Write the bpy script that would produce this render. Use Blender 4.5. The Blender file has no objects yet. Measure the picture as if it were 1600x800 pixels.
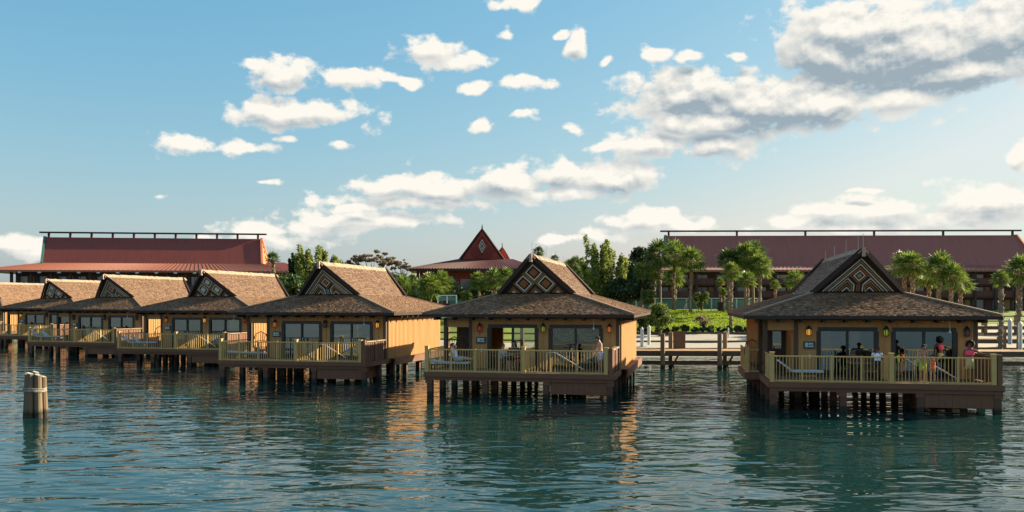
import bpy, bmesh, math, random
import numpy as np
from mathutils import Vector, Matrix, Euler
R = math.radians
C = bpy.context.scene.collection
sc = bpy.context.scene

# ------------------------------------------------------------------ camera
F = 1400.0; HOR = 473.4; CAMZ = 4.36           # focal length and horizon in photo pixels (1600 wide)
cam_d = bpy.data.cameras.new('camera'); cam = bpy.data.objects.new('camera', cam_d); C.objects.link(cam)
cam_d.sensor_width = 36; cam_d.lens = F/1600*36
cam_d.shift_y = (HOR-400)/1600
cam_d.clip_start = .1; cam_d.clip_end = 6000
cam.location = (0, 0, CAMZ); cam.rotation_euler = (R(90), 0, 0)
sc.camera = cam

# ------------------------------------------------------------------ light
SUN_AZ, SUN_EL = 68.0, 22.5                     # clockwise from +Y, degrees
sd = bpy.data.lights.new('sun', 'SUN'); sd.energy = 4.8; sd.angle = R(.55); sd.color = (1, .87, .60)
so = bpy.data.objects.new('sun', sd); C.objects.link(so)
sv = Vector((math.sin(R(SUN_AZ))*math.cos(R(SUN_EL)), math.cos(R(SUN_AZ))*math.cos(R(SUN_EL)), math.sin(R(SUN_EL))))
so.rotation_euler = sv.to_track_quat('Z', 'Y').to_euler(); so.location = (60, 40, 60)
vs = sc.view_settings
vs.view_transform = 'Standard'; vs.look = 'None'; vs.exposure = 1.42; vs.gamma = 1.0

# ------------------------------------------------------------------ world: Nishita sky + cumulus
w = bpy.data.worlds.new('World'); sc.world = w; w.use_nodes = True
nt = w.node_tree; nt.nodes.clear()
def N(t, tree=None, **k):
    n = (tree or nt).nodes.new(t)
    for a, b in k.items(): setattr(n, a, b)
    return n
def L(a, b, tree=None): (tree or nt).links.new(a, b)
def M(op, a, b=None, c=None, tree=None, clamp=False):
    n = N('ShaderNodeMath', tree, operation=op); n.use_clamp = clamp
    for i, v in enumerate((a, b, c)):
        if v is None: continue
        if isinstance(v, (int, float)): n.inputs[i].default_value = v
        else: L(v, n.inputs[i], tree)
    return n.outputs[0]
def VM(op, a, b=None, tree=None):
    n = N('ShaderNodeVectorMath', tree, operation=op)
    for i, v in enumerate((a, b)):
        if v is None: continue
        if isinstance(v, tuple): n.inputs[i].default_value = v
        else: L(v, n.inputs[i], tree)
    return n.outputs[1] if op == 'LENGTH' else n.outputs[0]
def dirpx(px, py):
    a = math.atan((px-800)/F); return a, math.atan((HOR-py)/F*math.cos(a))
CLOUDS = [ # px, py, rx, ry  (where the clouds stand in the photograph's sky, turned into directions)
 (1440,80,190,66),(1330,52,95,44),(1560,50,110,56),(1500,112,150,34),(1290,88,60,44),(1400,40,70,34),
 (1085,145,105,42),(1190,165,120,46),(1265,172,95,36),(1395,160,65,20),(1050,185,50,26),(1130,190,110,22),
 (1025,228,78,22),(1110,226,62,28),(945,226,45,8),
 (870,272,56,28),(960,278,68,28),(790,288,85,26),(690,296,80,26),(615,290,56,20),(650,318,120,15),(870,302,110,13),
 (545,342,90,16),(615,347,95,15),(692,346,24,11),(480,357,85,15),(400,358,55,10),(430,374,110,12),(570,328,60,11),
 (447,112,50,24),(400,95,28,8),(540,120,42,17),(458,178,98,24),(425,170,48,24),(285,222,36,15),(388,228,42,11),
 (448,215,16,6),(527,227,22,5),(28,384,42,15),(250,310,14,5),(420,283,18,5),(60,395,60,9),
 (665,72,48,20),(712,94,44,13),(642,125,38,9),(738,137,26,10),(826,135,38,10),(797,60,14,11),(806,4,44,11),(903,70,17,26),
 (750,188,18,10),(905,197,26,7),(870,50,12,6),(955,95,10,6),(1030,80,24,11),(1085,88,30,10),(1160,88,16,9),
 (1010,346,58,18),(968,342,40,14),(1062,357,55,11),(945,368,60,11),(880,376,35,9),(1305,327,66,18),(1240,347,62,15),
 (1385,327,66,18),(1350,352,170,16),(1545,314,100,22),(1510,337,100,16),(1592,248,14,17),(1350,295,18,4),(820,180,20,7)]
g = bpy.data.node_groups.new('cloud_density', 'ShaderNodeTree')
g.interface.new_socket('Vector', in_out='INPUT', socket_type='NodeSocketVector')
g.interface.new_socket('Density', in_out='OUTPUT', socket_type='NodeSocketFloat')
gi = N('NodeGroupInput', g); go = N('NodeGroupOutput', g)
V = gi.outputs[0]
wn = N('ShaderNodeTexNoise', g); wn.inputs['Scale'].default_value = 16; wn.inputs['Detail'].default_value = 2
L(V, wn.inputs['Vector'], g)
wv = VM('MULTIPLY', VM('SUBTRACT', wn.outputs['Color'], (.5, .5, .5), g), (.05, .028, 0), g)
P = VM('ADD', V, wv, g)
acc = None; thick = None
for (px, py, rx, ry) in CLOUDS:
    a, e = dirpx(px, py)
    d = VM('MULTIPLY', VM('SUBTRACT', P, (a, e, 0), g), (F/rx*.80, F/ry*.80, 0), g)
    ln = M('SUBTRACT', 1.0, VM('LENGTH', d, tree=g), tree=g)
    acc = ln if acc is None else M('MAXIMUM', acc, ln, tree=g)
    tk = M('MULTIPLY', ln, min(1, ry/60), tree=g)
    thick = tk if thick is None else M('MAXIMUM', thick, tk, tree=g)
# the rest of the sky carries loose cumulus of the same kind
sx = N('ShaderNodeSeparateXYZ', g); L(V, sx.inputs[0], g)
away = M('SMOOTHSTEP' if False else 'GREATER_THAN', M('ABSOLUTE', sx.outputs[0], tree=g), .56, tree=g)
up = M('GREATER_THAN', sx.outputs[1], .345, tree=g)
out_f = M('MAXIMUM', away, up, tree=g)
bn = N('ShaderNodeTexNoise', g); bn.inputs['Scale'].default_value = 3.0; bn.inputs['Detail'].default_value = 1
L(VM('MULTIPLY', V, (1, 2.2, 1), g), bn.inputs['Vector'], g)
loose = M('MULTIPLY', M('SUBTRACT', M('MULTIPLY', M('SUBTRACT', bn.outputs['Fac'], .56, tree=g), 5, tree=g), 0.0, tree=g), out_f, tree=g)
loose = M('ADD', loose, M('MULTIPLY', M('SUBTRACT', out_f, 1.0, tree=g), 5, tree=g), tree=g)
acc = M('MAXIMUM', acc, loose, tree=g)
acc = M('MAXIMUM', acc, -1.2, tree=g)
thick = M('MAXIMUM', thick, M('MULTIPLY', loose, .4, tree=g), tree=g)
def fbm(off):
    v_ = VM('ADD', V, off, g); r_ = None
    for sc_, am, ro, dt in ((11, 1.5, .5, 3), (38, 2.1, .57, 8)):
        n_ = N('ShaderNodeTexNoise', g); n_.inputs['Scale'].default_value = sc_; n_.inputs['Detail'].default_value = dt; n_.inputs['Roughness'].default_value = ro
        L(VM('MULTIPLY', v_, (1, 1.35, 1), g), n_.inputs['Vector'], g)
        x_ = M('MULTIPLY', M('SUBTRACT', n_.outputs['Fac'], .5, tree=g), am*1.25, tree=g)
        r_ = x_ if r_ is None else M('ADD', r_, x_, tree=g)
    return r_
f0 = fbm((0, 0, 0)); f1 = fbm((.003, .006, 0))
L(M('ADD', M('ADD', acc, M('MULTIPLY', M('MAXIMUM', thick, 0.0, tree=g), .9, tree=g), tree=g), f0, tree=g), go.inputs[0], g)
for nm_, s_ in (('Blob', acc), ('Relief', M('SUBTRACT', f0, f1, tree=g)), ('Thick', thick)):
    g.interface.new_socket(nm_, in_out='OUTPUT', socket_type='NodeSocketFloat'); L(s_, go.inputs[nm_], g)

tc = N('ShaderNodeTexCoord')
nrm = VM('NORMALIZE', tc.outputs['Generated'])
sp = N('ShaderNodeSeparateXYZ'); L(nrm, sp.inputs[0])
az = M('ARCTAN2', sp.outputs[0], sp.outputs[1])
el = M('ARCSINE', sp.outputs[2])
cv = N('ShaderNodeCombineXYZ'); L(az, cv.inputs[0]); L(el, cv.inputs[1])
def dens(off):
    n = N('ShaderNodeGroup'); n.node_tree = g
    L(VM('ADD', cv.outputs[0], off), n.inputs[0]); return n.outputs
D0 = dens((0, 0, 0)); d0 = D0[0]; D1 = dens((.004, .014, 0))
def smooth(v, lo, hi):
    n = N('ShaderNodeMapRange', interpolation_type='SMOOTHSTEP'); L(v, n.inputs[0])
    n.inputs[1].default_value = lo; n.inputs[2].default_value = hi; return n.outputs[0]
alpha = smooth(d0, .04, .60)
alpha = M('MULTIPLY', alpha, smooth(el, -.01, .03))
top_lit = M('MULTIPLY', M('SUBTRACT', D0[1], D1[1]), 1.5)       # crowns face the light, bases do not
lit = M('ADD', M('ADD', top_lit, M('MULTIPLY', D0[2], .60)), .43, clamp=True)
core = smooth(D0[3], -.04, .42)                                 # thick middles let less light through
shade = M('MULTIPLY', M('SUBTRACT', 1.0, lit), M('ADD', M('MULTIPLY', core, .95), .25), clamp=True)
ccol = N('ShaderNodeMix', data_type='RGBA'); L(shade, ccol.inputs[0])
ccol.inputs[6].default_value = (3.55, 3.40, 3.08, 1); ccol.inputs[7].default_value = (1.22, 1.52, 1.74, 1)
sky = N('ShaderNodeTexSky', sky_type='NISHITA'); sky.sun_disc = False
sky.sun_elevation = R(SUN_EL); sky.sun_rotation = R(SUN_AZ); sky.altitude = 0; sky.air_density = 1.5; sky.dust_density = 1.0; sky.ozone_density = 1.0
ss = N('ShaderNodeSeparateColor'); L(sky.outputs[0], ss.inputs[0]); scn = N('ShaderNodeCombineColor')
for ch_, (gm_, kk_, mx_) in enumerate(((1.223, .0640, .66), (.685, .184, .74), (.398, .3494, .76))):     # colour grade of the Nishita sky, channel by channel
    L(M('SMOOTH_MIN', M('MULTIPLY', M('POWER', ss.outputs[ch_], gm_), kk_/.246), mx_/.246, .06/.246), scn.inputs[ch_])
mx = N('ShaderNodeMix', data_type='RGBA'); L(alpha, mx.inputs[0]); L(scn.outputs[0], mx.inputs[6]); L(ccol.outputs[2], mx.inputs[7])
bg = N('ShaderNodeBackground'); bg.inputs[1].default_value = .105; L(mx.outputs[2], bg.inputs[0])
wo = N('ShaderNodeOutputWorld'); L(bg.outputs[0], wo.inputs[0])

# ------------------------------------------------------------------ materials
MATS = {}
def mat(name, col, rough=.7, var=.25, scale=3.0, island=0.0, bump=0.0, bscale=20., stretch=(1, 1, 1), metal=0., ior=1.45, emit=None, spec=.5, sat2=None, trans=0., objrand=0., tide=0.):
    m = bpy.data.materials.new(name); m.use_nodes = True; t = m.node_tree; b = t.nodes['Principled BSDF']
    b.inputs['Roughness'].default_value = rough; b.inputs['Metallic'].default_value = metal; b.inputs['IOR'].default_value = ior
    b.inputs['Specular IOR Level'].default_value = spec
    co = N('ShaderNodeTexCoord', t); mp = N('ShaderNodeMapping', t); mp.inputs['Scale'].default_value = stretch
    L(co.outputs['Object'], mp.inputs[0], t)
    no = N('ShaderNodeTexNoise', t); no.inputs['Scale'].default_value = scale; no.inputs['Detail'].default_value = 6; L(mp.outputs[0], no.inputs['Vector'], t)
    f = M('MULTIPLY', M('SUBTRACT', no.outputs['Fac'], .5, tree=t), 2*var, tree=t)
    if island:
        ge = N('ShaderNodeNewGeometry', t)
        f = M('ADD', f, M('MULTIPLY', M('SUBTRACT', ge.outputs['Random Per Island'], .5, tree=t), 2*island, tree=t), tree=t)
    if objrand: f = M('ADD', f, M('MULTIPLY', M('SUBTRACT', N('ShaderNodeObjectInfo', t).outputs['Random'], .5, tree=t), 2*objrand, tree=t), tree=t)
    f = M('ADD', f, 1.0, tree=t)
    mxx = N('ShaderNodeMix', t, data_type='RGBA', blend_type='MULTIPLY'); mxx.inputs[0].default_value = 1
    base = None
    if sat2:
        m2 = N('ShaderNodeMix', t, data_type='RGBA'); m2.inputs[6].default_value = (*col, 1); m2.inputs[7].default_value = (*sat2, 1)
        src = N('ShaderNodeNewGeometry', t).outputs['Random Per Island'] if island else no.outputs['Fac']
        L(src, m2.inputs[0], t); L(m2.outputs[2], mxx.inputs[6], t)
    else: mxx.inputs[6].default_value = (*col, 1)
    cc = N('ShaderNodeCombineColor', t)
    for i in range(3): L(f, cc.inputs[i], t)
    L(cc.outputs[0], mxx.inputs[7], t); L(mxx.outputs[2], b.inputs['Base Color'], t)
    if tide:                                                       # algae and wet stain left by the water on timber
        sz = N('ShaderNodeSeparateXYZ', t); L(co.outputs['Object'], sz.inputs[0], t)
        tn = N('ShaderNodeTexNoise', t); tn.inputs['Scale'].default_value = 7; L(co.outputs['Object'], tn.inputs['Vector'], t)
        mr = N('ShaderNodeMapRange', t); L(M('ADD', sz.outputs[2], M('MULTIPLY', tn.outputs['Fac'], .3, tree=t), tree=t), mr.inputs[0], t)
        mr.inputs[1].default_value = tide; mr.inputs[2].default_value = tide+.16
        tm = N('ShaderNodeMix', t, data_type='RGBA'); L(mr.outputs[0], tm.inputs[0], t); tm.inputs[6].default_value = (.022, .026, .014, 1); L(mxx.outputs[2], tm.inputs[7], t)
        L(tm.outputs[2], b.inputs['Base Color'], t)
    if bump:
        bn_ = N('ShaderNodeTexNoise', t); bn_.inputs['Scale'].default_value = bscale; bn_.inputs['Detail'].default_value = 4; L(mp.outputs[0], bn_.inputs['Vector'], t)
        bp = N('ShaderNodeBump', t); bp.inputs['Strength'].default_value = bump; bp.inputs['Distance'].default_value = .02
        L(bn_.outputs['Fac'], bp.inputs['Height'], t); L(bp.outputs[0], b.inputs['Normal'], t)
    if emit: b.inputs['Emission Color'].default_value = (*emit[0], 1); b.inputs['Emission Strength'].default_value = emit[1]
    if trans:
        tr = N('ShaderNodeBsdfTranslucent', t); L(mxx.outputs[2], tr.inputs[0], t)
        ms = N('ShaderNodeMixShader', t); ms.inputs[0].default_value = trans
        L(b.outputs[0], ms.inputs[1], t); L(tr.outputs[0], ms.inputs[2], t); L(ms.outputs[0], t.nodes['Material Output'].inputs[0], t)
    MATS[name] = m; return m
mat('wall_paint', (.475, .245, .088), .75, .30, 2.2, stretch=(1, 1, .2), bump=.15, bscale=30)
mat('trim_paint', (.10, .055, .036), .7, .25, 3, stretch=(1, 1, .4))
mat('deck_paint', (.18, .078, .043), .75, .28, 2.5, bump=.2, stretch=(.3, 1, 1))
mat('pile_wood', (.125, .058, .036), .85, .4, 2.0, bump=.4, stretch=(1, 1, .35), tide=.28)
mat('rail_paint', (.60, .375, .13), .6, .12, 3)
mat('frame_dark', (.022, .019, .019), .45, .2, 4)
mat('shake', (.20, .112, .066), .58, .22, 9, island=.26, objrand=.10, bump=.5, bscale=40, stretch=(3, 3, .8), sat2=(.285, .168, .10))
mat('roof_under', (.05, .033, .026), .9, .2, 3)
mat('ridge_wood', (.34, .25, .17), .85, .35, 6, bump=.4)
mat('rake_wood', (.035, .016, .012), .75, .3, 3)
mat('gable_black', (.02, .014, .012), .8, .2, 3)
mat('strip_white', (.82, .78, .68), .7, .15, 5)
mat('strip_tan', (.44, .29, .13), .7, .2, 5)
mat('strip_orange', (.40, .15, .06), .7, .2, 5)
mat('strip_teal', (.28, .42, .40), .7, .2, 5)
mat('prow_wood', (.52, .33, .24), .8, .3, 6)
mat('door_wood', (.05, .024, .018), .5, .3, 3, stretch=(1, 1, .2))
mat('interior', (.10, .075, .055), .8, .2, 1)
mat('white_paint', (.54, .53, .50), .5, .1, 4)
mat('metal_grey', (.45, .45, .46), .4, .1, 4, metal=.7)
mat('cushion', (.50, .58, .66), .9, .15, 5)
mat('wicker', (.16, .085, .045), .8, .35, 12)
mat('plaque', (.03, .045, .05), .5, .2, 4); mat('plaque_face', (.42, .52, .50), .5, .3, 14)
for nm, c, e in (('amber', (.9, .42, .06), .2), ('orange', (.8, .18, .03), .10), ('red', (.55, .04, .02), .05), ('green', (.42, .50, .05), .05), ('dull', (.16, .07, .04), 0)):
    mat('glass_'+nm, c if e else c, .25, .1, 4, emit=(c, e) if e else None)
mat('bark', (.16, .11, .075), .9, .4, 5, bump=.8, bscale=14, stretch=(1, 1, .5))
mat('palm_bark', (.23, .165, .115), .9, .35, 6, bump=.7, bscale=10)
mat('palm_boot', (.30, .19, .10), .85, .3, 6, island=.35)
mat('frond', (.085, .16, .03), .45, .2, 4, island=.4, trans=.42, sat2=(.22, .26, .045))
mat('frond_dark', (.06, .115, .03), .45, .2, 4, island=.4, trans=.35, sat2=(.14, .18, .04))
mat('frond_dead', (.30, .20, .09), .8, .2, 4, island=.3, trans=.25)
mat('leaf', (.035, .075, .022), .6, .2, 4, island=.4, trans=.3, sat2=(.09, .135, .03))
mat('leaf_light', (.085, .14, .022), .6, .2, 4, island=.35, trans=.35, sat2=(.19, .22, .04))
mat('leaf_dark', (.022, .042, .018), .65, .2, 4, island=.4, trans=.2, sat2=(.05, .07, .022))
mat('leaf_brown', (.22, .16, .11), .8, .2, 4, island=.4, trans=.35, sat2=(.30, .23, .15))
mat('bamboo', (.15, .20, .04), .6, .2, 4, island=.35, trans=.5, sat2=(.33, .35, .08))
mat('lodge_roof', (.235, .049, .032), .65, .22, .35, stretch=(6, 1, .6), bump=.15, bscale=8)
mat('lodge_roof_pale', (.29, .092, .066), .6, .22, .35, stretch=(6, 1, .6), bump=.15, bscale=8)
mat('skirt_metal', (.30, .105, .065), .55, .15, .6, stretch=(6, 1, 1))
mat('skirt_brown', (.22, .095, .075), .55, .15, .6, stretch=(6, 1, 1))
mat('hall_red', (.32, .05, .038), .7, .2, 1)
mat('hall_roof', (.52, .22, .15), .6, .15, 1.5)
mat('hall_rib', (.10, .03, .026), .6, .15, 1.5)
mat('gable_orange', (.55, .17, .07), .7, .15, 1)
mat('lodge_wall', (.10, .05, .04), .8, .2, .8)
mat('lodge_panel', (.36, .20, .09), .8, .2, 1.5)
mat('lodge_glass', (.05, .06, .065), .12, .2, .4, ior=1.9)
mat('lodge_beam', (.045, .028, .024), .8, .2, 1)
mat('rust_rail', (.10, .035, .03), .8, .2, 1)
mat('walk_wood', (.42, .25, .115), .8, .25, 3, island=.15, bump=.2)
mat('walk_beam', (.13, .08, .045), .85, .35, 2.5, bump=.3)
mat('post_wood', (.24, .155, .09), .85, .4, 3, bump=.5, stretch=(1, 1, .3), tide=.3)
mat('piling_wood', (.17, .118, .072), .9, .45, 3.5, bump=.8, bscale=16, stretch=(1, 1, .2), tide=.32)
mat('piling_top', (.36, .31, .25), .9, .25, 8)
mat('rope', (.36, .32, .28), .9, .3, 8)
mat('sand', (.43, .365, .29), .95, .22, .25, bump=.15, bscale=3)
mat('grass_soil', (.11, .17, .012), .95, .45, .45, sat2=(.20, .24, .018))
mat('grass_blade', (.17, .26, .012), .7, .2, 3, island=.3, trans=.5, sat2=(.34, .40, .02))
mat('lake_bed', (.05, .06, .04), 1, .2, 1)
mat('timber_wall', (.10, .07, .05), .9, .4, 2)
mat('fence_glass', (.10, .22, .19), .25, .2, .8)
mat('fence_white', (.62, .72, .66), .5, .1, 3)
mat('pool_wall', (.05, .15, .13), .6, .2, 1)
mat('skin_dark', (.16, .075, .045), .55, .1, 6); mat('skin_mid', (.36, .18, .11), .55, .1, 6); mat('skin_light', (.50, .28, .19), .55, .1, 6)
mat('hair_black', (.012, .009, .008), .7, .3, 20); mat('hair_brown', (.055, .028, .016), .7, .3, 20)
mat('eye_dark', (.02, .014, .012), .3, .1, 6); mat('lips', (.30, .09, .075), .5, .1, 6)
for nm, c in (('pink', (.85, .08, .17)), ('coral', (.85, .12, .06)), ('lime', (.36, .58, .05)), ('white', (.74, .76, .84)), ('grey', (.36, .40, .42)),
              ('green', (.03, .055, .03)), ('navy', (.03, .03, .05)), ('khaki', (.42, .40, .20)), ('red', (.42, .05, .04)), ('pale_blue', (.50, .55, .72)), ('charcoal', (.03, .028, .03)), ('teal', (.08, .30, .36))):
    mat('cloth_'+nm, c, .9, .15, 10)
# glass: part mirror, part see-through
def glass(name, refl, tint, mirror):
    m = bpy.data.materials.new(name); m.use_nodes = True; t = m.node_tree; t.nodes.clear()
    gl = N('ShaderNodeBsdfGlossy', t); gl.inputs['Roughness'].default_value = .015; gl.inputs['Color'].default_value = (*mirror, 1)
    tr = N('ShaderNodeBsdfTransparent', t); tr.inputs['Color'].default_value = (*tint, 1)
    ms = N('ShaderNodeMixShader', t)
    fr = N('ShaderNodeFresnel', t); fr.inputs[0].default_value = 1.5
    L(M('ADD', fr.outputs[0], refl, tree=t, clamp=True), ms.inputs[0], t)
    no = N('ShaderNodeTexNoise', t); no.inputs['Scale'].default_value = 1.3
    bp = N('ShaderNodeBump', t); bp.inputs['Strength'].default_value = .02; L(no.outputs['Fac'], bp.inputs['Height'], t); L(bp.outputs[0], gl.inputs['Normal'], t)
    L(tr.outputs[0], ms.inputs[1], t); L(gl.outputs[0], ms.inputs[2], t)
    L(ms.outputs[0], N('ShaderNodeOutputMaterial', t).inputs[0], t); MATS[name] = m
glass('pane_glass', .15, (.30, .34, .34), (.62, .74, .78))
glass('pane_clear', .05, (.75, .78, .72), (.7, .75, .75))

# ------------------------------------------------------------------ mesh helpers
class MB:
    def __init__(s): s.v = []; s.f = []
    def add(s, vs, fs):
        o = len(s.v); s.v += [tuple(p) for p in vs]; s.f += [tuple(i+o for i in f) for f in fs]; return s
    def box(s, x0, x1, y0, y1, z0, z1):
        return s.add([(x, y, z) for z in (z0, z1) for y in (y0, y1) for x in (x0, x1)],
                     [(0, 2, 3, 1), (4, 5, 7, 6), (0, 1, 5, 4), (2, 6, 7, 3), (0, 4, 6, 2), (1, 3, 7, 5)])
    def beam(s, p, q, wd, h, up=(0, 0, 1)):
        p, q = Vector(p), Vector(q); d = (q-p).normalized(); up = Vector(up)
        x = d.cross(up)
        if x.length < 1e-4: x = d.cross(Vector((1, 0, 0)))
        x.normalize(); z = x.cross(d)
        c = [e + a*x*wd/2 + b*z*h/2 for e in (p, q) for a, b in ((-1, -1), (1, -1), (1, 1), (-1, 1))]
        return s.add(c, [(0, 1, 2, 3), (7, 6, 5, 4), (0, 4, 5, 1), (1, 5, 6, 2), (2, 6, 7, 3), (3, 7, 4, 0)])
    def tube(s, pts, rad, n=8, cap=True, sx=1.0):
        pts = [Vector(p) for p in pts]; rad = rad if isinstance(rad, (list, tuple)) else [rad]*len(pts)
        rings = []; ref = Vector((0, 0, 1))
        d0 = (pts[-1]-pts[0]).normalized()
        if abs(d0.z) > .9: ref = Vector((0, 1, 0))
        for i, p in enumerate(pts):
            d = (pts[min(i+1, len(pts)-1)]-pts[max(i-1, 0)]).normalized()
            x = d.cross(ref).normalized(); y = x.cross(d)
            r = rad[i]; rx, ry = r if isinstance(r, tuple) else (r*sx, r)
            rings.append([p + x*rx*math.cos(2*math.pi*k/n) + y*ry*math.sin(2*math.pi*k/n) for k in range(n)])
        o = len(s.v); s.v += [tuple(p) for r_ in rings for p in r_]
        for i in range(len(pts)-1):
            for k in range(n):
                a = o+i*n+k; b = o+i*n+(k+1) % n; s.f.append((a, b, b+n, a+n))
        if cap:
            s.f.append(tuple(o+k for k in range(n-1, -1, -1))); s.f.append(tuple(o+(len(pts)-1)*n+k for k in range(n)))
        return s
    def ball(s, c, r, n=8, m=6, zlo=-1.0):
        rx, ry, rz = r if isinstance(r, tuple) else (r, r, r)
        o = len(s.v)
        for i in range(m+1):
            th = math.pi*i/m; zz = max(math.cos(th), zlo)
            rr = math.sin(th)
            for k in range(n):
                a = 2*math.pi*k/n; s.v.append((c[0]+rx*rr*math.cos(a), c[1]+ry*rr*math.sin(a), c[2]+rz*zz))
        for i in range(m):
            for k in range(n):
                a = o+i*n+k; b = o+i*n+(k+1) % n; s.f.append((a, a+n, b+n, b))
        return s
    def slab(s, poly, th):
        """poly of 3-D points pushed along its normal by th"""
        P_ = [Vector(p) for p in poly]; n = (P_[1]-P_[0]).cross(P_[2]-P_[0]).normalized()*th
        k = len(P_)
        return s.add(P_+[p+n for p in P_], [tuple(range(k-1, -1, -1)), tuple(range(k, 2*k))]+[(i, (i+1) % k, (i+1) % k+k, i+k) for i in range(k)])
    def mesh(s, name, m, smooth=False):
        me = bpy.data.meshes.new(name); me.from_pydata(s.v, [], s.f)
        for x in (m if isinstance(m, (list, tuple)) else [m]): me.materials.append(MATS[x])
        if smooth: me.polygons.foreach_set('use_smooth', [True]*len(me.polygons))
        me.update(); return me
def tag(o, label=None, cat=None, group=None, kind=None):
    if label: o['label'] = label
    if cat: o['category'] = cat
    if group: o['group'] = group
    if kind: o['kind'] = kind
    return o
def empty(name, loc, rz, label, cat, group=None):
    o = bpy.data.objects.new(name, None); o.empty_display_size = .3; C.objects.link(o)
    o.location = loc; o.rotation_euler = (0, 0, rz); return tag(o, label, cat, group)
def link(name, me, parent=None, loc=None, rot=None, scale=None):
    o = bpy.data.objects.new(name, me); C.objects.link(o)
    if parent: o.parent = parent
    if loc: o.location = loc
    if rot: o.rotation_euler = rot
    if scale: o.scale = scale
    return o
CACHE = {}
def part(name, key, fn, m, parent, loc=None, rot=None, scale=None, smooth=False):
    """one mesh object under its thing; alike pieces share mesh data through the key"""
    k = (key, m if isinstance(m, str) else tuple(m))
    if k not in CACHE:
        b = MB(); fn(b); CACHE[k] = b.mesh(name, m, smooth)
    return link(name, CACHE[k], parent, loc, rot, scale)
def parts(name, key, fn, m, parent, **k):
    """like part(), but every piece that fn adds becomes an object of its own"""
    kk = ('pieces', key, m)
    if kk not in CACHE:
        b = MB(); cuts = []; add0 = b.add
        def add(vs, fs):
            c = MB(); c.add(vs, fs); cuts.append(c); return b
        b.add = add
        tube0 = b.tube
        def tube(*a, **q):
            c = MB(); c.tube(*a, **q); cuts.append(c); return b
        b.tube = tube; fn(b); CACHE[kk] = [c.mesh(name, m) for c in cuts]
    return [link(name, me, parent, **k) for me in CACHE[kk]]
def npmesh(name, verts, faces, m, smooth=False):
    """verts (n,3), faces (k,4) or (k,3) arrays"""
    me = bpy.data.meshes.new(name); n = faces.shape[1]
    me.vertices.add(len(verts)); me.vertices.foreach_set('co', verts.astype(np.float32).ravel())
    me.loops.add(faces.size); me.loops.foreach_set('vertex_index', faces.astype(np.int32).ravel())
    me.polygons.add(len(faces)); me.polygons.foreach_set('loop_start', np.arange(0, faces.size, n, dtype=np.int32))
    me.polygons.foreach_set('loop_total', np.full(len(faces), n, dtype=np.int32))
    if smooth: me.polygons.foreach_set('use_smooth', np.ones(len(faces), dtype=bool))
    me.materials.append(MATS[m]); me.update(calc_edges=True); return me
def X_at(px, Y): return (px-800)/F*Y
def Z_at(py, Y): return CAMZ+(HOR-py)/F*Y

# ------------------------------------------------------------------ water, terrain
def shore(x): return 73.0 + 1.0*np.maximum(0, -x-2.0) - .0*x
def hgt(x, y):
    s = y-shore(x)
    z = np.interp(s, [-12, -3, 0, 3, 12, 14.5, 31, 53, 400], [-2.5, -.9, .10, .42, 1.1, 1.4, 3.4, 3.5, 3.6])
    flat = np.interp(s, [-12, -3, 0, 3, 14, 33, 78, 400], [-2.5, -.9, .10, .42, .95, 1.5, 3.1, 3.3])
    k = np.clip((x-27)/10, 0, 1); k = k*k*(3-2*k)
    z = z*(1-k)+flat*k
    return z + .05*np.sin(x*.7+y*.3)*np.clip(s/10, 0, 1)
xs = np.concatenate([np.linspace(-3000, -160, 12), np.linspace(-150, 150, 201), np.linspace(160, 3000, 12)])
ys = np.concatenate([np.linspace(52, 240, 190), np.linspace(260, 5000, 14)])
gx, gy = np.meshgrid(xs, ys)
gz = hgt(gx, gy)
nx, ny = len(xs), len(ys)
idx = np.arange(nx*ny).reshape(ny, nx)
quads = np.stack([idx[:-1, :-1], idx[:-1, 1:], idx[1:, 1:], idx[1:, :-1]], -1).reshape(-1, 4)
ver = np.stack([gx, gy, gz], -1).reshape(-1, 3)
cen = ver[quads].mean(1); s_ = cen[:, 1]-shore(cen[:, 0])
grass_m = (s_ > np.where(cen[:, 0] > 32, 39, 14.2)) | ((cen[:, 0] < 4) & (s_ > 8))
for nm, msk, m_ in (('beach', ~grass_m, 'sand'), ('lawn', grass_m, 'grass_soil')):
    q = quads[msk]; used, inv = np.unique(q, return_inverse=True)
    o = link(nm, npmesh(nm, ver[used], inv.reshape(-1, 4), m_, True)); o['kind'] = 'structure'
wm = bpy.data.materials.new('water'); wm.use_nodes = True; t = wm.node_tree; b = t.nodes['Principled BSDF']
b.inputs['Base Color'].default_value = (.005, .032, .030, 1); b.inputs['Roughness'].default_value = .03; b.inputs['IOR'].default_value = 1.33
co = N('ShaderNodeTexCoord', t)
hsum = None
for sc_, amp, st, det, dist in ((.28, .22, (.5, 1, 1), 1, .4), (.80, .27, (.55, 1, 1), 1.5, .9), (1.9, .10, (.5, 1, 1), 1, .9), (5.5, .007, (.7, 1, 1), 1, .3)):
    mp = N('ShaderNodeMapping', t); mp.inputs['Scale'].default_value = st; mp.inputs['Rotation'].default_value = (0, 0, R(8+sc_)); L(co.outputs['Object'], mp.inputs[0], t)
    no = N('ShaderNodeTexNoise', t); no.inputs['Scale'].default_value = sc_; no.inputs['Detail'].default_value = det; no.inputs['Distortion'].default_value = dist; L(mp.outputs[0], no.inputs['Vector'], t)
    v = M('MULTIPLY', no.outputs['Fac'], amp, tree=t)
    hsum = v if hsum is None else M('ADD', hsum, v, tree=t)
patch = N('ShaderNodeTexNoise', t); patch.inputs['Scale'].default_value = .07; patch.inputs['Detail'].default_value = 2; L(co.outputs['Object'], patch.inputs['Vector'], t)
hsum = M('MULTIPLY', hsum, M('ADD', M('MULTIPLY', patch.outputs['Fac'], 1.2, tree=t), .4, tree=t), tree=t)
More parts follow.
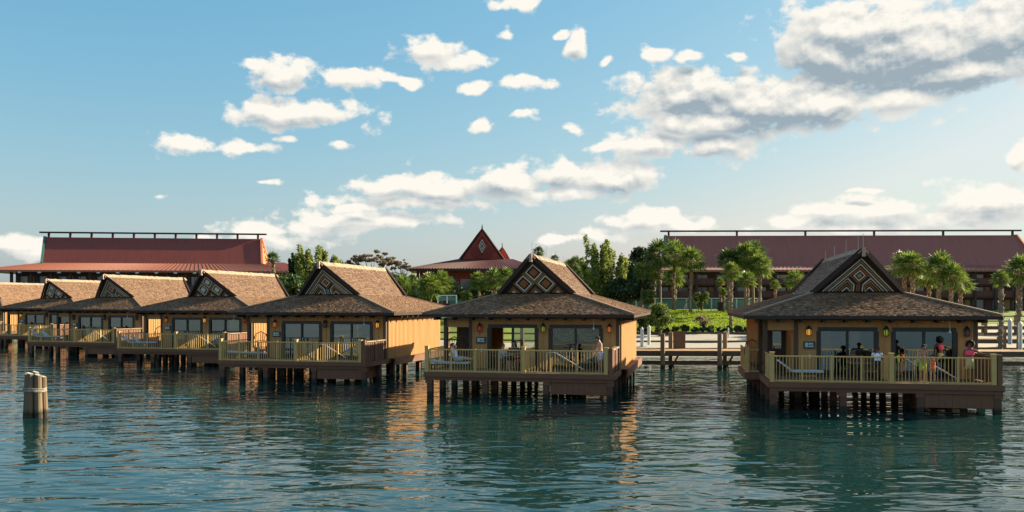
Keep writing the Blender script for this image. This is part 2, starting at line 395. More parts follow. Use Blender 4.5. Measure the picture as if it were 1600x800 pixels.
bp = N('ShaderNodeBump', t); bp.inputs['Strength'].default_value = 1.0; bp.inputs['Distance'].default_value = .25; L(hsum, bp.inputs['Height'], t); L(bp.outputs[0], b.inputs['Normal'], t)
MATS['water'] = wm
bxs = [-3000, -400, -120, 0, 120, 400, 3000]; wy = [-3000, -200, 0, 60, 120, 300]
wb = MB(); wb.v = [(x, y, 0) for y in wy for x in bxs]
wb.f = [(j*7+i, j*7+i+1, j*7+8+i, j*7+7+i) for j in range(5) for i in range(6)]
o = link('water', wb.mesh('water', 'water')); o['kind'] = 'structure'
lb = MB(); lb.add([(-3000, -3000, -2.6), (3000, -3000, -2.6), (3000, 60, -2.6), (-3000, 60, -2.6)], [(0, 1, 2, 3)])
o = link('lake_bed', lb.mesh('lake_bed', 'lake_bed')); o['kind'] = 'structure'

# ------------------------------------------------------------------ bungalows (local frame: x along the front, y back, z up from the water)
W_, D_, HE, G_, YG, HG, YR, HR, HD = 5.2, 13.55, 3.81, 1.87, 2.78, 4.82, 1.49, 6.74, 1.135
DX0, DX1, DY, HX0, HX1, HY, HB = -4.33, 4.45, -2.37, -4.29, 4.41, .73, 10.78
POSE = {1: (15.2, 38.03, -.185), 2: (.655, 43.2, -.21), 3: (-11.7, 51.57, -.227), 4: (-23.17, 64.64, -.244), 5: (-35.37, 75.47, -.281), 6: (-47.9, 90.1, -.29), 7: (-62.3, 102.5, -.30)}
def bw(b, x, y, z=0.0):
    X, Y, th = POSE[b]; c, s = math.cos(th), math.sin(th)
    return Vector((X+c*x-s*y, Y+s*x+c*y, z))
rnd = random.Random(5)

def lerp(a, b, t): return a+(b-a)*t
def shakes(b, A, Bp, Cc, Dd, course, wmin, wmax, rg):
    """split shakes laid in courses between the eave line A-B and the upper line C-D"""
    A, Bp, Cc, Dd = map(Vector, (A, Bp, Cc, Dd))
    n = (Bp-A).cross(Cc-A).normalized()
    if n.z < 0: n = -n
    H = ((Cc+Dd)/2-(A+Bp)/2).length; k = max(1, round(H/course)); upv = ((Cc+Dd)/2-(A+Bp)/2).normalized()
    ax = (Bp-A).normalized()
    upv = (n.cross(ax)); upv = upv if upv.z > 0 else -upv
    Hh = (Cc-A).dot(upv)
    for i in range(k):
        t0 = i/k; l0 = lerp(A, Cc, t0); r0 = lerp(Bp, Dd, t0); l1 = lerp(A, Cc, (i+1)/k); r1 = lerp(Bp, Dd, (i+1)/k)
        Lw = (r0-l0).length; x = 0.0
        slopeL = (l1-l0).dot(ax); slopeR = (r1-r0).dot(ax)
        while x < Lw-.02:
            wd = min(rg.uniform(wmin, wmax), Lw-x)
            j = rg.uniform(-.025, .03); th = rg.uniform(.018, .042); hh = Hh/k
            a0 = x+.004; a1 = x+wd-.004
            top0 = max(a0, slopeL); top1 = min(a1, Lw+slopeR)
            if top1 < top0: top0 = top1 = min(max((a0+a1)/2, slopeL), Lw+slopeR)
            p0 = l0+ax*a0-upv*j; p1 = l0+ax*a1-upv*j
            q0 = l0+ax*top0+upv*hh*1.06; q1 = l0+ax*top1+upv*hh*1.06
            lift = n*(th+.012)
            b.add([p0+lift, p1+lift, q1+n*.008, q0+n*.008, p0-n*.01, p1-n*.01], [(0, 1, 2, 3), (4, 5, 1, 0), (4, 0, 3), (5, 2, 1)])
            x += wd
def roof_shell(b):
    # lower hip with flat soffit, upper gabled part
    e = [(-W_, 0), (W_, 0), (W_, D_), (-W_, D_)]; gq = [(-G_, YG), (G_, YG), (G_, D_-YG), (-G_, D_-YG)]
    z0 = HE-.15
    vs = [(x, y, z0) for x, y in e]+[(x, y, HE) for x, y in e]+[(x, y, HG) for x, y in gq]+[(0, YR+.06, HR), (0, D_-YR-.06, HR)]
    fs = [(3, 2, 1, 0)]+[(i, (i+1) % 4, (i+1) % 4+4, i+4) for i in range(4)]+[(4+i, 4+(i+1) % 4, 8+(i+1) % 4, 8+i) for i in range(4)]
    fs += [(9, 10, 13, 12), (11, 8, 12, 13), (8, 9, 12), (10, 11, 13)]
    b.add(vs, fs)
def roof_shakes(b):
    rg = random.Random(3)
    shakes(b, (-W_, 0, HE), (W_, 0, HE), (-G_, YG, HG), (G_, YG, HG), .135, .07, .16, rg)
    shakes(b, (W_, D_, HE), (-W_, D_, HE), (G_, D_-YG, HG), (-G_, D_-YG, HG), .135, .07, .16, rg)
    for s in (-1, 1):
        shakes(b, (s*W_, 0, HE), (s*W_, D_, HE), (s*G_, YG, HG), (s*G_, D_-YG, HG), .135, .07, .16, rg) if s > 0 else shakes(b, (-W_, D_, HE), (-W_, 0, HE), (-G_, D_-YG, HG), (-G_, YG, HG), .135, .07, .16, rg)
        if s > 0: shakes(b, (G_, YG, HG), (G_, D_-YG, HG), (0, YR, HR), (0, D_-YR, HR), .135, .07, .16, rg)
        else: shakes(b, (-G_, D_-YG, HG), (-G_, YG, HG), (0, D_-YR, HR), (0, YR, HR), .135, .07, .16, rg)
def ridge_cap(b):
    rg = random.Random(8); y = YR-.12
    while y < D_-YR+.1:
        l = rg.uniform(.3, .5); h = rg.uniform(.06, .12)
        for s in (-1, 1):
            b.add([(0, y, HR+h), (0, y+l, HR+h*.8), (s*.22, y+l, HR-.17), (s*.22, y, HR-.17+rg.uniform(-.02, .02)), (0, y, HR+.0), (s*.2, y, HR-.22)], [(0, 1, 2, 3), (0, 3, 5, 4)])
        y += l*.93
def hip_caps(b):
    for sx, y0, y1 in ((-1, 0, YG), (1, 0, YG), (-1, D_, D_-YG), (1, D_, D_-YG)):
        b.beam((sx*W_, y0, HE+.05), (sx*G_, y1, HG+.05), .20, .07)
# gable patterns: flat strips nailed to the raking gable board, in (u, v) with the triangle |u| + v <= 1
def clip(poly, a, b_, c):
    out = []
    for i in range(len(poly)):
        p, q = poly[i], poly[(i+1) % len(poly)]; dp = a*p[0]+b_*p[1]-c; dq = a*q[0]+b_*q[1]-c
        if dp <= 0: out.append(p)
        if dp*dq < 0: s = dp/(dp-dq); out.append((p[0]+(q[0]-p[0])*s, p[1]+(q[1]-p[1])*s))
    return out
def ring(cu, cv_, r, th, top=False, extra=()):
    o = [(cu, cv_+r), (cu+r, cv_), (cu, cv_-r), (cu-r, cv_)]; i_ = [(cu, cv_+r-th), (cu+r-th, cv_), (cu, cv_-r+th), (cu-r+th, cv_)]
    ps = [o] if th >= r else [[o[k], o[(k+1) % 4], i_[(k+1) % 4], i_[k]] for k in ((0, 3) if top else range(4))]
    res = []
    for p in ps:
        for (a, b_, c) in ((0, -1, 0), (1, 1, .985), (-1, 1, .985))+tuple(extra):
            p = clip(p, a, b_, c)
            if len(p) < 3: break
        if len(p) >= 3: res.append(p)
    return res
def bar(u0, u1, v0, v1): return [[(u0, v0), (u1, v0), (u1, v1), (u0, v1)]]
def pattern(kind, bright):
    wht, tan, org = 'strip_white', 'strip_tan', 'strip_orange'; out = []
    if kind == 'A':
        for r, m_ in ((.965, wht), (.885, tan), (.805, wht), (.725, org)): out.append((m_, ring(0, 0, r, .034, True)))
        out += [(tan if bright else org, ring(0, .46, .075, .075)), (wht, ring(0, .46, .165, .036)), (org, ring(0, .46, .245, .036, False, ((1, 0, .5),)))]
        out += [('strip_orange' if bright else 'strip_teal', bar(-.05, -.012, 0, .2)), ('strip_orange' if bright else 'strip_teal', bar(.012, .05, 0, .2))]
        for s in (-1, 1):
            for r, m_, k in ((.40, wht, .105), (.31, tan, .165), (.22, org, .22), (.13, wht, 0)):
                th = .036; inner = ((-s, 0, -k),) if k else ()
                pl = ring(s*.31, 0, r, th, True, inner)
                if k: pl += [[(s*k, 0), (s*(k+th*.9), 0), (s*(k+th*.9), r-(.31-k)+.0), (s*k, r-(.31-k))]]
                out.append((m_, [p if s > 0 else p for p in pl]))
    else:
        cen = org if bright else wht
        for cu, cv_ in ((0, .665), (-.36, .30), (.36, .30)):
            out += [(cen, ring(cu, cv_, .145, .145)), (wht, ring(cu, cv_, .275, .046)), (tan, ring(cu, cv_, .345, .030))]
        for cu in (-.72, 0, .72):
            out += [(org, ring(cu, 0, .20, .035, True)), (tan, ring(cu, 0, .135, .03, True)), (wht, ring(cu, 0, .07, .07, True))]
    return out
GB = Vector((0, YG-.02, HG+.03)); GT = Vector((0, YR+.10, HR)); EV = (GT-GB); EN = Vector((0, -EV.z, EV.y)).normalized()
def gpt(u, v, o): return GB+EV*(.03+.80*v)+Vector((1.60*u, 0, 0))+EN*o
def strip_fn(polys):
    def fn(b):
        for p in polys:
            k = len(p); a = [gpt(u, v, .035) for u, v in p]; c = [gpt(u, v, .0) for u, v in p]
            b.add(a+c, [tuple(range(k)), tuple(range(2*k-1, k-1, -1))]+[(i, i+k, (i+1) % k+k, (i+1) % k) for i in range(k)])
    return fn
def gable_board(b):
    b.slab([GB+Vector((-G_*.97, 0, 0))+EN*-.03, GB+Vector((G_*.97, 0, 0))+EN*-.03, GT+EN*-.03-EV*.03], .03)
def rake(b):
    for s in (-1, 1):
        b.beam((s*(G_+.12), YG-.06, HG-.02), (0, YR-.10, HR-.02), .12, .22)
        b.beam((s*(G_+.12), D_-YG+.06, HG-.02), (0, D_-YR+.10, HR-.02), .14, .30)
def wall_fn(b):
    top = HE-.2; z0 = HD
    w1, w2 = (-2.02, .44), (1.05, 3.6); zt = 3.26
    y0, y1 = HY, HY+.16
    b.box(-2.88, w1[0], y0, y1, z0, top); b.box(w1[1], w2[0], y0, y1, z0, top); b.box(w2[1], HX1, y0, y1, z0, top)
    b.box(w1[0], w1[1], y0, y1, zt, top); b.box(w2[0], w2[1], y0, y1, zt, top)
    b.box(HX0, -2.88, y0+.02, y1-.02, 3.16, top)                       # beam over the porch
    b.box(HX1-.16, HX1, y1, HB, z0, top)                               # right side
    b.box(HX0, HX0+.16, 3.3, HB, z0, top)                              # left side, behind the porch
    b.box(HX0+.16, -2.88, 3.3, 3.46, z0, top)                          # porch back
    b.box(-3.04, -2.88, y1, 3.3, z0, top)                              # porch inner side
    b.box(HX0+.16, -3.5, HB-.16, HB, z0, top); b.box(-1.2, HX1-.16, HB-.16, HB, z0, top); b.box(-3.5, -1.2, HB-.16, HB, 3.4, top)
def floor_fn(b): b.box(HX0+.16, HX1-.16, HY+.16, HB-.16, HD+.004, HD+.03)
def batten_fn(b):
    top = HE-.24
    x = -2.80
    while x < HX1-.05:
        zz = [(HD, top)]
        if -2.1 < x < .52 or .97 < x < 3.68: zz = [(3.36, top)]
        for a, c in zz: b.box(x, x+.05, HY-.03, HY, a, c)
        x += .27
    y = HY+.2
    while y < HB-.1:
        b.box(HX1, HX1+.12, y, y+.14, HD, top)
        if y > 3.4: b.box(HX0-.028, HX0, y, y+.05, HD, top)
        y += .228
    x = HX0+.1
    while x < HX1: b.box(x, x+.05, HB, HB+.025, 3.42 if -3.6 < x < -1.15 else HD, top); x += .3
def trim_fn(b):
    top = HE-.23
    for x in (HX0, -2.88): b.box(x-.02 if x < -4 else x-.13, x+.15 if x < -4 else x+.03, HY-.03, HY+.18, HD, top)
    b.box(HX1-.14, HX1+.035, HY-.035, HY+.14, HD, top); b.box(HX1-.1, HX1+.035, HB-.1, HB+.03, HD, top); b.box(HX0-.035, HX0+.1, HB-.1, HB+.03, HD, top)
    b.box(HX0-.035, HX0+.12, 3.2, 3.34, HD, top)
def frame_fn(w):
    def fn(b):
        zt = 3.26; t_ = .13; y0, y1 = -.045, .12
        b.box(0, w, y0, y1, zt-t_-HD, zt-HD+.05); b.box(-.05, t_, y0, y1, 0, zt-t_-HD); b.box(w-t_, w+.05, y0, y1, 0, zt-t_-HD); b.box(w/2-.05, w/2+.05, y0+.01, y1, .06, zt-t_-HD); b.box(t_, w-t_, y0+.02, y1, 0, .06)
    return fn
def pane_fn(w): return lambda b: b.box(0, w/2-.18, .04, .06, .06, 3.13-HD)
def deck_fn(b):
    b.box(DX0, DX1, DY, HY+.3, HD-.06, HD-.002); b.box(HX0, HX1, HY+.3, HB, HD-.06, HD-.004); b.box(-4.95, DX0-.002, 2.55, 7.2, HD-.06, HD-.004)
def fascia_fn(b):
    b.box(DX0-.03, DX1+.03, DY-.05, DY, HD-.20, HD+.02); b.box(DX0, DX1, DY+.03, DY+.12, HD-.36, HD-.06)
def side_fascia_fn(b):
    b.box(DX1, DX1+.05, DY, HB, HD-.24, HD+.02); b.box(HX1+.03, HX1+.42, HY+.5, HB+.3, HD-.02, HD+.03); b.box(HX1+.34, HX1+.42, HY+.5, HB+.3, HD-.36, HD-.022)
    b.box(DX0-.05, DX0, DY, 2.5, HD-.24, HD+.02); b.box(-5.0, -4.95, 2.5, 7.2, HD-.30, HD+.02); b.box(-4.95, DX0, 2.5, 2.55, HD-.30, HD+.02)
    b.box(HX0-.06, HX0, 7.2, HB, HD-.35, HD)
def pile_fn(b): b.box(-.13, .13, -.13, .13, -2.2, HD-.07)
def pile_cap_fn(b): b.box(-.16, .16, -.145, .145, HD-.52, HD-.30)
def tub_board_fn(b): b.box(0, .255, 0, .05, 0, .70)
def baluster_fn(b): b.box(-.012, .012, -.012, .012, .09, 1.04)
def post_fn(b): b.box(-.036, .036, -.036, .036, -.02, 1.10)
def bigpost_fn(b): b.box(-.085, .085, -.085, .085, -.02, 1.2); b.box(-.105, .105, -.105, .105, 1.2, 1.23)
def rafter_fn(b): b.box(-.055, .055, -.42, .55, -.13, 0)
def lantern_body(b):
    b.box(-.03, .03, -.02, .20, .30, .36); b.tube([(0, 0, .42), (0, 0, .30), (0, 0, .24)], [.01, .10, .13], 8); b.tube([(0, 0, -.05), (0, 0, -.02)], [.06, .11], 8)
    for k in range(6):
        a = k*math.pi/3; b.beam((.12*math.cos(a), .12*math.sin(a), .25), (.10*math.cos(a), .10*math.sin(a), -.03), .02, .02)
def lantern_glass(b): b.tube([(0, 0, -.02), (0, 0, .06), (0, 0, .18), (0, 0, .24)], [.085, .105, .10, .07], 10)
def rods(b):
    b.tube([(0, 0, 0), (0, 0, .55)], .009, 5); b.tube([(0, 0, 0), (0, 0, .05)], .03, 6)
def swag_fn(b):
    # cord swing seats hung behind the glass
    for c in (-.55, .62):
        for r, dz in ((.52, 0), (.40, .06), (.60, -.04)):
            b.tube([(c+r*math.cos(a), .02*r, dz+ -r*math.sin(a)*.95) for a in [math.pi*i/14 for i in range(15)]], .03, 6)
        for i in range(1, 9):
            a = math.pi*i/9; b.tube([(c+.52*math.cos(a), 0, -.52*math.sin(a)*.95), (c+.2*math.cos(a), .25, .12)], .013, 4)

BGROUP = 'stilt bungalows standing in a row in the water'
BLABEL = {1: 'rightmost stilt bungalow with grey roof and its left roof side facing us, three-person pool deck',
          2: 'stilt bungalow right of centre with three orange-hearted diamonds in its gable',
          3: 'stilt bungalow left of centre with long bright yellow side wall in full sun',
          4: 'stilt bungalow with three pale diamonds in its gable, next left of the yellow side wall',
          5: 'stilt bungalow third from the left frame edge, small diamond above chevrons in its gable',
          6: 'small far stilt bungalow with diamond gable in front of the long red roofed lodge',
          7: 'farthest stilt bungalow, cut by the left edge of the photo'}
BLABEL[1] = 'rightmost and largest stilt bungalow, woman in pink top at its deck rail'
GLASS = {1: ('amber', 'green', 'dull'), 2: ('red', 'green', 'orange'), 3: ('orange', 'dull', 'amber'), 4: ('orange', 'amber', 'red'), 5: ('dull', 'dull', 'dull'), 6: ('amber', 'dull', 'dull'), 7: ('amber', 'dull', 'dull')}
def rail_run(rl, p, q, key, balu=True, posts=True, step=.128):
    """top and bottom rail with posts and balusters between local points p and q (deck height)"""
    p, q = Vector(p), Vector(q); ln = (q-p).length; d = (q-p)/ln
    def rf(b):
        b.beam(p+Vector((0, 0, 1.06)), q+Vector((0, 0, 1.06)), .055, .05); b.beam(p+Vector((0, 0, .075)), q+Vector((0, 0, .075)), .05, .05)
    parts('rail_bar', 'rail'+key, rf, 'rail_paint', rl)
    n = round(ln/1.13) if posts else 0
    for i in range(1, n): part('post', 'rpost', post_fn, 'rail_paint', rl, p+d*ln*i/n)
    k = int(ln/step)
    for i in range(1, k):
        s = ln*i/k
        if n and abs((s/ln*n)-round(s/ln*n)) < .05*n/ln: continue
        part('baluster', 'bal', baluster_fn, 'rail_paint', rl, p+d*s)
def build_bungalow(i):
    X, Y, th = POSE[i]; far = i >= 6
    t = empty('stilt_bungalow', (X, Y, 0), th, BLABEL[i], 'bungalow', BGROUP)
    wl = parts('wall', 'wall', wall_fn, 'wall_paint', t)[0]
    o = part('batten_siding', 'battens', batten_fn, 'wall_paint', wl); o['kind'] = 'stuff'
    part('interior_floor', 'ifloor', floor_fn, 'interior', t)
    parts('corner_trim', 'trim', trim_fn, 'trim_paint', t)
    rf = part('roof', 'roofshell', roof_shell, 'roof_under', t)
    o = part('shingle_courses', 'shakes', roof_shakes, 'shake', rf); o['kind'] = 'stuff'
    part('ridge_cap', 'ridgecap', ridge_cap, 'ridge_wood', rf); parts('hip_cap', 'hipcap', hip_caps, 'shake', rf)
    parts('rake_board', 'rake', rake, 'rake_wood', rf)
    part('prow', 'prow', lambda b: b.box(-.07, .07, YR-.26, YR-.10, HR-.34, HR+.05), 'prow_wood', rf)
    part('prow', 'prowb', lambda b: b.box(-.10, .10, D_-YR+.02, D_-YR+.34, HR-.26, HR+.02), 'prow_wood', rf)
    if i <= 2:
        for yy, s in ((YR+.05, 1.25), (YR+1.2, 1.2), (YR+4.2, 1.3), (YR+7.5, 1.1), (D_-YR-.1, .9)): part('lightning_rod', 'rod', rods, 'metal_grey', rf, (0.02, yy, HR), None, (1, 1, s))
    gp = part('gable_panel', 'gboard', gable_board, 'gable_black', t)
    kind = 'A' if i % 2 else 'B'; bright = i in (1, 2, 3)
    for n_, (m_, pl) in enumerate(pattern(kind, i in (1, 2))):
        if pl: part('pattern_strip', f'strip{kind}{i in (1,2)}{n_}', strip_fn(pl), m_, gp)
    for x in [-4.6+.92*k for k in range(11)]: part('rafter_tail', 'rafter', rafter_fn, 'roof_under', rf, (x, .52, HE-.16))
    if not far:
        for y in [1.6+.95*k for k in range(11)]: part('rafter_tail', 'rafter', rafter_fn, 'roof_under', rf, (W_-.52, y, HE-.16), (0, 0, R(90)))
    # doors, windows, lamps
    for n_, (x0, wd) in enumerate(((-2.02, 2.46), (1.05, 2.55))):
        f = parts('door_frame', f'sdoor{n_}', frame_fn(wd), 'frame_dark', t, loc=(x0, HY, HD))[0]
        gm = 'pane_clear' if i == 2 else 'pane_glass'
        if not (i == 2 and n_ == 0): part('pane', f'pane{n_}', pane_fn(wd), gm, f, (.13, 0, 0))
        part('pane', f'pane{n_}', pane_fn(wd), gm, f, (wd/2+.05, 0, 0))
        part('handle', 'dhandle', lambda b: b.box(-.015, .015, -.05, -.01, .95, 1.2), 'metal_grey', f, (wd/2+.08, 0, 0))
    dr = part('front_door', 'fdoor', lambda b: b.box(0, 1.0, -.06, 0, 0, 2.1), 'door_wood', t, (-4.1, 3.3, HD))
    part('pane', 'fdpane', lambda b: b.box(.42, .82, -.075, -.062, 1.1, 1.9), 'pane_glass', dr)
    part('slit_window', 'slit', lambda b: b.box(0, .012, -.09, .09, .7, 1.75), 'frame_dark', t, (-3.052, 2.0, HD))
    for x, gk in zip((-2.42, .76, 3.98), GLASS[i]):
        ln = part('wall_lantern', 'lantern', lantern_body, 'frame_dark', t, (x, HY-.2, 2.98))
        part('lamp_glass', 'lglass', lantern_glass, 'glass_'+gk, ln)
    pd = part('pendant_lamp', 'pend', lambda b: (b.tube([(0, 0, .5), (0, 0, .1)], .012, 5), b.tube([(0, 0, .1), (0, 0, 0)], [.03, .07], 8)), 'white_paint', t, (3.25, .35, 3.10))
    pq = part('number_plaque', 'plq', lambda b: b.box(-.24, .24, -.07, -.025, -.16, .16), 'plaque', t, (-2.38, HY, 2.52))
    parts('plaque_lettering', 'plqf', lambda b: (b.box(-.18, -.05, -.085, -.071, -.09, .11), b.box(-.03, .16, -.085, -.071, .02, .1), b.box(-.03, .18, -.085, -.071, -.09, -.02)), 'plaque_face', pq)
    part('light_switch', 'sw', lambda b: b.box(-.04, .04, -.055, -.026, -.09, .09), 'white_paint', t, (-2.36, HY, 2.02))
    for n_, (cx_, w_c) in enumerate({1: ((-1.75, .35),), 3: ((-1.8, .5), (2.95, .45)), 4: ((-.2, .5), (1.25, .7)), 5: ((-1.8, .9), (2.8, .6)), 6: ((1.3, .9),)}.get(i, ())):
        part('curtain', f'curt{w_c}', lambda b: b.add([(w_c*k/12, .05*(k % 2), z) for z in (0, 2.0) for k in range(13)], [(k, k+1, k+14, k+13) for k in range(12)]), 'strip_white', t, (cx_, HY+.26, HD+.05))
    if i == 2: parts('cord_swing', 'swag', swag_fn, 'strip_white', t, loc=(2.32, HY+.55, 3.12))
    # deck and what carries it
    dk = parts('deck', 'deck', deck_fn, 'deck_paint', t)[0]
    parts('fascia_board', 'fascia', fascia_fn, 'deck_paint', dk); parts('side_fascia', 'sfascia', side_fascia_fn, 'deck_paint', dk)
    rg = random.Random(i)
    for y in (DY+.2, -.1, 2.1, 4.4, 6.7, 9.0, 10.9):
        for x in (-4.15, -1.5, 1.42, 4.3):
            if far and y > 5: continue
            part('pile', 'pile', pile_fn, 'pile_wood', t, (x+rg.uniform(-.04, .04), y, 0))
    for y in (1.0, 3.2, 7.8): part('pile', 'pile', pile_fn, 'pile_wood', t, (-2.8, y, 0))
    for x in (-4.15, -1.5, 1.42, 4.3): part('pile_cap', 'pilecap', pile_cap_fn, 'deck_paint', t, (x, DY+.2, 0))
    tb = part('plunge_pool_tub', 'tub', lambda b: b.box(1.6, 4.15, DY+.16, HY-.2, .24, HD-.36), 'deck_paint', t)
    for k in range(10): part('board', 'tubboard', tub_board_fn, 'deck_paint', tb, (1.59+.26*k, DY+.10+.006*(k % 2), .22))
    for k in range(8): part('board', 'tubboard', tub_board_fn, 'deck_paint', tb, (4.2, DY+.3+.33*k, .22), (0, 0, R(90)))
    # railings
    rl = part('railing', 'railbase', lambda b: b.box(DX0+.2, DX1-.3, DY+.03, DY+.10, HD+.002, HD+.035), 'rail_paint', t)
    z = HD
    rail_run(rl, (-4.20, DY+.07, z), (.35, DY+.07, z), 'f1', step=.128 if i < 4 else .16); rail_run(rl, (.35, DY+.07, z), (4.06, DY+.07, z), 'f2', step=.128 if i < 4 else .16)
    rail_run(rl, (-4.25, DY+.14, z), (-4.25, HY-.15, z), 'l1', posts=False, step=.15); rail_run(rl, (.35, DY+.2, z), (.35, HY-.1, z), 'dv', posts=False, step=.15)
    if i == 1:
        rail_run(rl, (-4.88, 2.62, z), (-4.35, 2.62, z), 'p1', posts=False); rail_run(rl, (-4.88, 2.7, z), (-4.88, 7.1, z), 'p2')
        part('corner_post', 'bpost', bigpost_fn, 'rail_paint', rl, (-4.88, 2.62, z))
    for x in (-4.24, .35, 4.12): part('corner_post', 'bpost', bigpost_fn, 'rail_paint', rl, (x, DY+.09, z))
    sp_ = parts('privacy_panel', 'privacy', lambda b: (b.box(4.24, 4.42, DY+.01, DY+.2, HD, HD+1.2), b.box(4.28, 4.36, DY+.2, HY-.06, HD+.04, HD+1.08), b.box(4.24, 4.42, -.85, -.67, HD, HD+1.16)), 'deck_paint', t)[0]
    parts('cap_board', 'pcap', lambda b: (b.box(4.22, 4.45, DY+.22, -.87, HD+1.09, HD+1.14), b.box(4.22, 4.45, -.65, HY-.05, HD+1.09, HD+1.14)), 'ridge_wood', sp_)
    for k in range(9): part('slat', 'pslat', lambda b: b.box(4.36, 4.385, 0, .2, HD+.06, HD+1.06), 'deck_paint', sp_, (0, DY+.28+.3*k, 0))
    part('pool_handrail', 'phr', lambda b: b.tube([(1.35, -1.75, z), (1.35, -1.75, z+.92), (1.65, -1.7, z+.95), (1.75, -1.7, z+.93), (3.0, -1.55, z+.18)], .028, 7), 'white_paint', t)
    return t
BUNG = {i: build_bungalow(i) for i in POSE}

# ------------------------------------------------------------------ plants
def fan_palm(seed, crown_r, n_leaf, droop, mesh_name='crown', m='frond'):
    """fan-leaved palm head: petioles and folded, split fans round a bud"""
    rg = np.random.default_rng(seed); vs = []; fs = []
    for i in range(n_leaf):
        az = i*2.39996+rg.uniform(-.3, .3); t_ = (i+.5)/n_leaf
        el = math.radians(82-118*t_*droop+rg.uniform(-8, 8)); ln = crown_r*rg.uniform(.85, 1.1)
        d = np.array([math.cos(az)*math.cos(el), math.sin(az)*math.cos(el), math.sin(el)])
        side = np.array([-math.sin(az), math.cos(az), 0]); up = np.cross(side, d)*-1
        if up[2] < 0 and el < 1.2: up = -up
        base = d*ln*.45+np.array([0, 0, -.05*crown_r]); fl = ln*.62
        o = len(vs); vs += [side*.025, -side*.025, base-side*.02, base+side*.02]; fs.append((o, o+1, o+2, o+3))
        nb = 13
        for k in range(nb):
            a = -1.75+3.5*k/(nb-1); w_ = .14*fl*(1-.15*abs(a))
            dd = d*math.cos(a)+side*math.sin(a); l_ = fl*(1-.22*abs(a)/1.75)*rg.uniform(.88, 1.08)
            sag = np.array([0, 0, -1])*l_*(.16+.30*abs(a)/1.75)*(.5+droop*.6)
            fold = up*.12*l_*(1 if k % 2 else -.3)
            p = np.cross(dd, up); p = p/(np.linalg.norm(p)+1e-9)
            mid = base+dd*l_*.6+sag*.25+fold*.4; tip = base+dd*l_+sag
            o = len(vs); vs += [base, mid+p*w_*.5, tip, mid-p*w_*.5]; fs.append((o, o+1, o+2, o+3))
    return npmesh(mesh_name, np.array(vs), np.array(fs), m)
def leaf_cloud(seed, cents, rad, per, size, m, flat=.75, name='crown'):
    """many small leaf faces gathered in clumps through the crown's volume"""
    rg = np.random.default_rng(seed); cents = np.asarray(cents, float); n = len(cents)
    rad = np.broadcast_to(np.asarray(rad, float), (n,))
    u = rg.normal(size=(n, per, 3)); u /= np.linalg.norm(u, axis=2, keepdims=True)
    r = rg.uniform(.35, 1, (n, per, 1))**.6
    c = (cents[:, None]+u*r*rad[:, None, None]*np.array([1, 1, flat])).reshape(-1, 3)
    k = len(c); a = rg.normal(size=(k, 3)); a /= np.linalg.norm(a, axis=1, keepdims=True)
    b_ = rg.normal(size=(k, 3)); b_ -= a*(a*b_).sum(1, keepdims=True); b_ /= np.linalg.norm(b_, axis=1, keepdims=True)
    s = size*rg.uniform(.6, 1.3, (k, 1))
    v = np.stack([c-a*s, c+b_*s*.42, c+a*s, c-b_*s*.42], 1).reshape(-1, 3)
    return npmesh(name, v, np.arange(4*k).reshape(-1, 4), m)
PALMV = [fan_palm(11, 1.75, 40, 1.0), fan_palm(12, 1.75, 46, 1.12), fan_palm(13, 1.75, 36, .95), fan_palm(14, 1.75, 42, 1.05)]
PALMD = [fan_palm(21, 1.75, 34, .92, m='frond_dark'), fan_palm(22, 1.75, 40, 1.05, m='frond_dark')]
DEAD = fan_palm(31, 1.2, 12, 1.0, 'dead_frond', 'frond_dead')
def palm(px, Y, py_crown, r, label, dark=False, lean=0., base=None, boots=False, group='sabal palms on the shore', name='palm_tree', props=0, cat='palm tree', wob=None):
    rg = random.Random(px*7+int(Y)); x = X_at(px, Y); zb = float(hgt(x, Y)) if base is None else base
    zc = Z_at(py_crown, Y); h = zc-zb
    t = empty(name, (x, Y, zb-.05), 0, label, cat, group)
    pts = [(lean*h*s_*s_+.02*h*math.sin(s_*4+px)*s_, math.sin(s_*3+px)*.015*h*s_, h*s_) for s_ in (0, .2, .4, .6, .8, 1)]
    b = MB(); R0 = .115+.008*h; b.tube([(0, 0, -.3)]+pts[1:], [R0*1.35, R0, R0*.92, R0*.88, R0*.9, R0*.8], 9)
    tr = link('trunk', b.mesh('trunk', 'palm_bark', True), t)
    bb = MB(); nb = int(h*7)
    for i in range(nb):                                           # old leaf bases left on the stem
        f = (.1 if boots else .45)+(.9 if boots else .52)*i/max(nb-1, 1); a = i*2.4; zz = h*f; xx = np.interp(zz, [p[2] for p in pts], [p[0] for p in pts]); yy = np.interp(zz, [p[2] for p in pts], [p[1] for p in pts])
        d = Vector((math.cos(a), math.sin(a), 0)); q = Vector((xx, yy, zz))+d*R0*.85
        bb.beam(q, q+d*R0*.55+Vector((0, 0, R0*1.5)), R0*.9, R0*.25)
    o = link('leaf_base', bb.mesh('leaf_base', 'palm_boot'), tr); o['kind'] = 'stuff'
    top = pts[-1]
    me = rg.choice(PALMD if dark else PALMV); k = r/1.75
    link('crown', me, t, (top[0], top[1], h), (0, 0, rg.uniform(0, 6.28)), (k, k, k*rg.uniform(.92, 1.1)))
    link('dead_frond', DEAD, t, (top[0], top[1], h-.15*r), (R(180), 0, rg.uniform(0, 6.28)), (k*.8, k*.8, k*.55))
    for q in range(props):
        a = q*2.1+.3
        part('prop_stake', f'prop', lambda b: b.beam((1.15, 0, .0), (.12, 0, 1.9), .07, .07), 'ridge_wood', t, None, (0, 0, a))
    return t
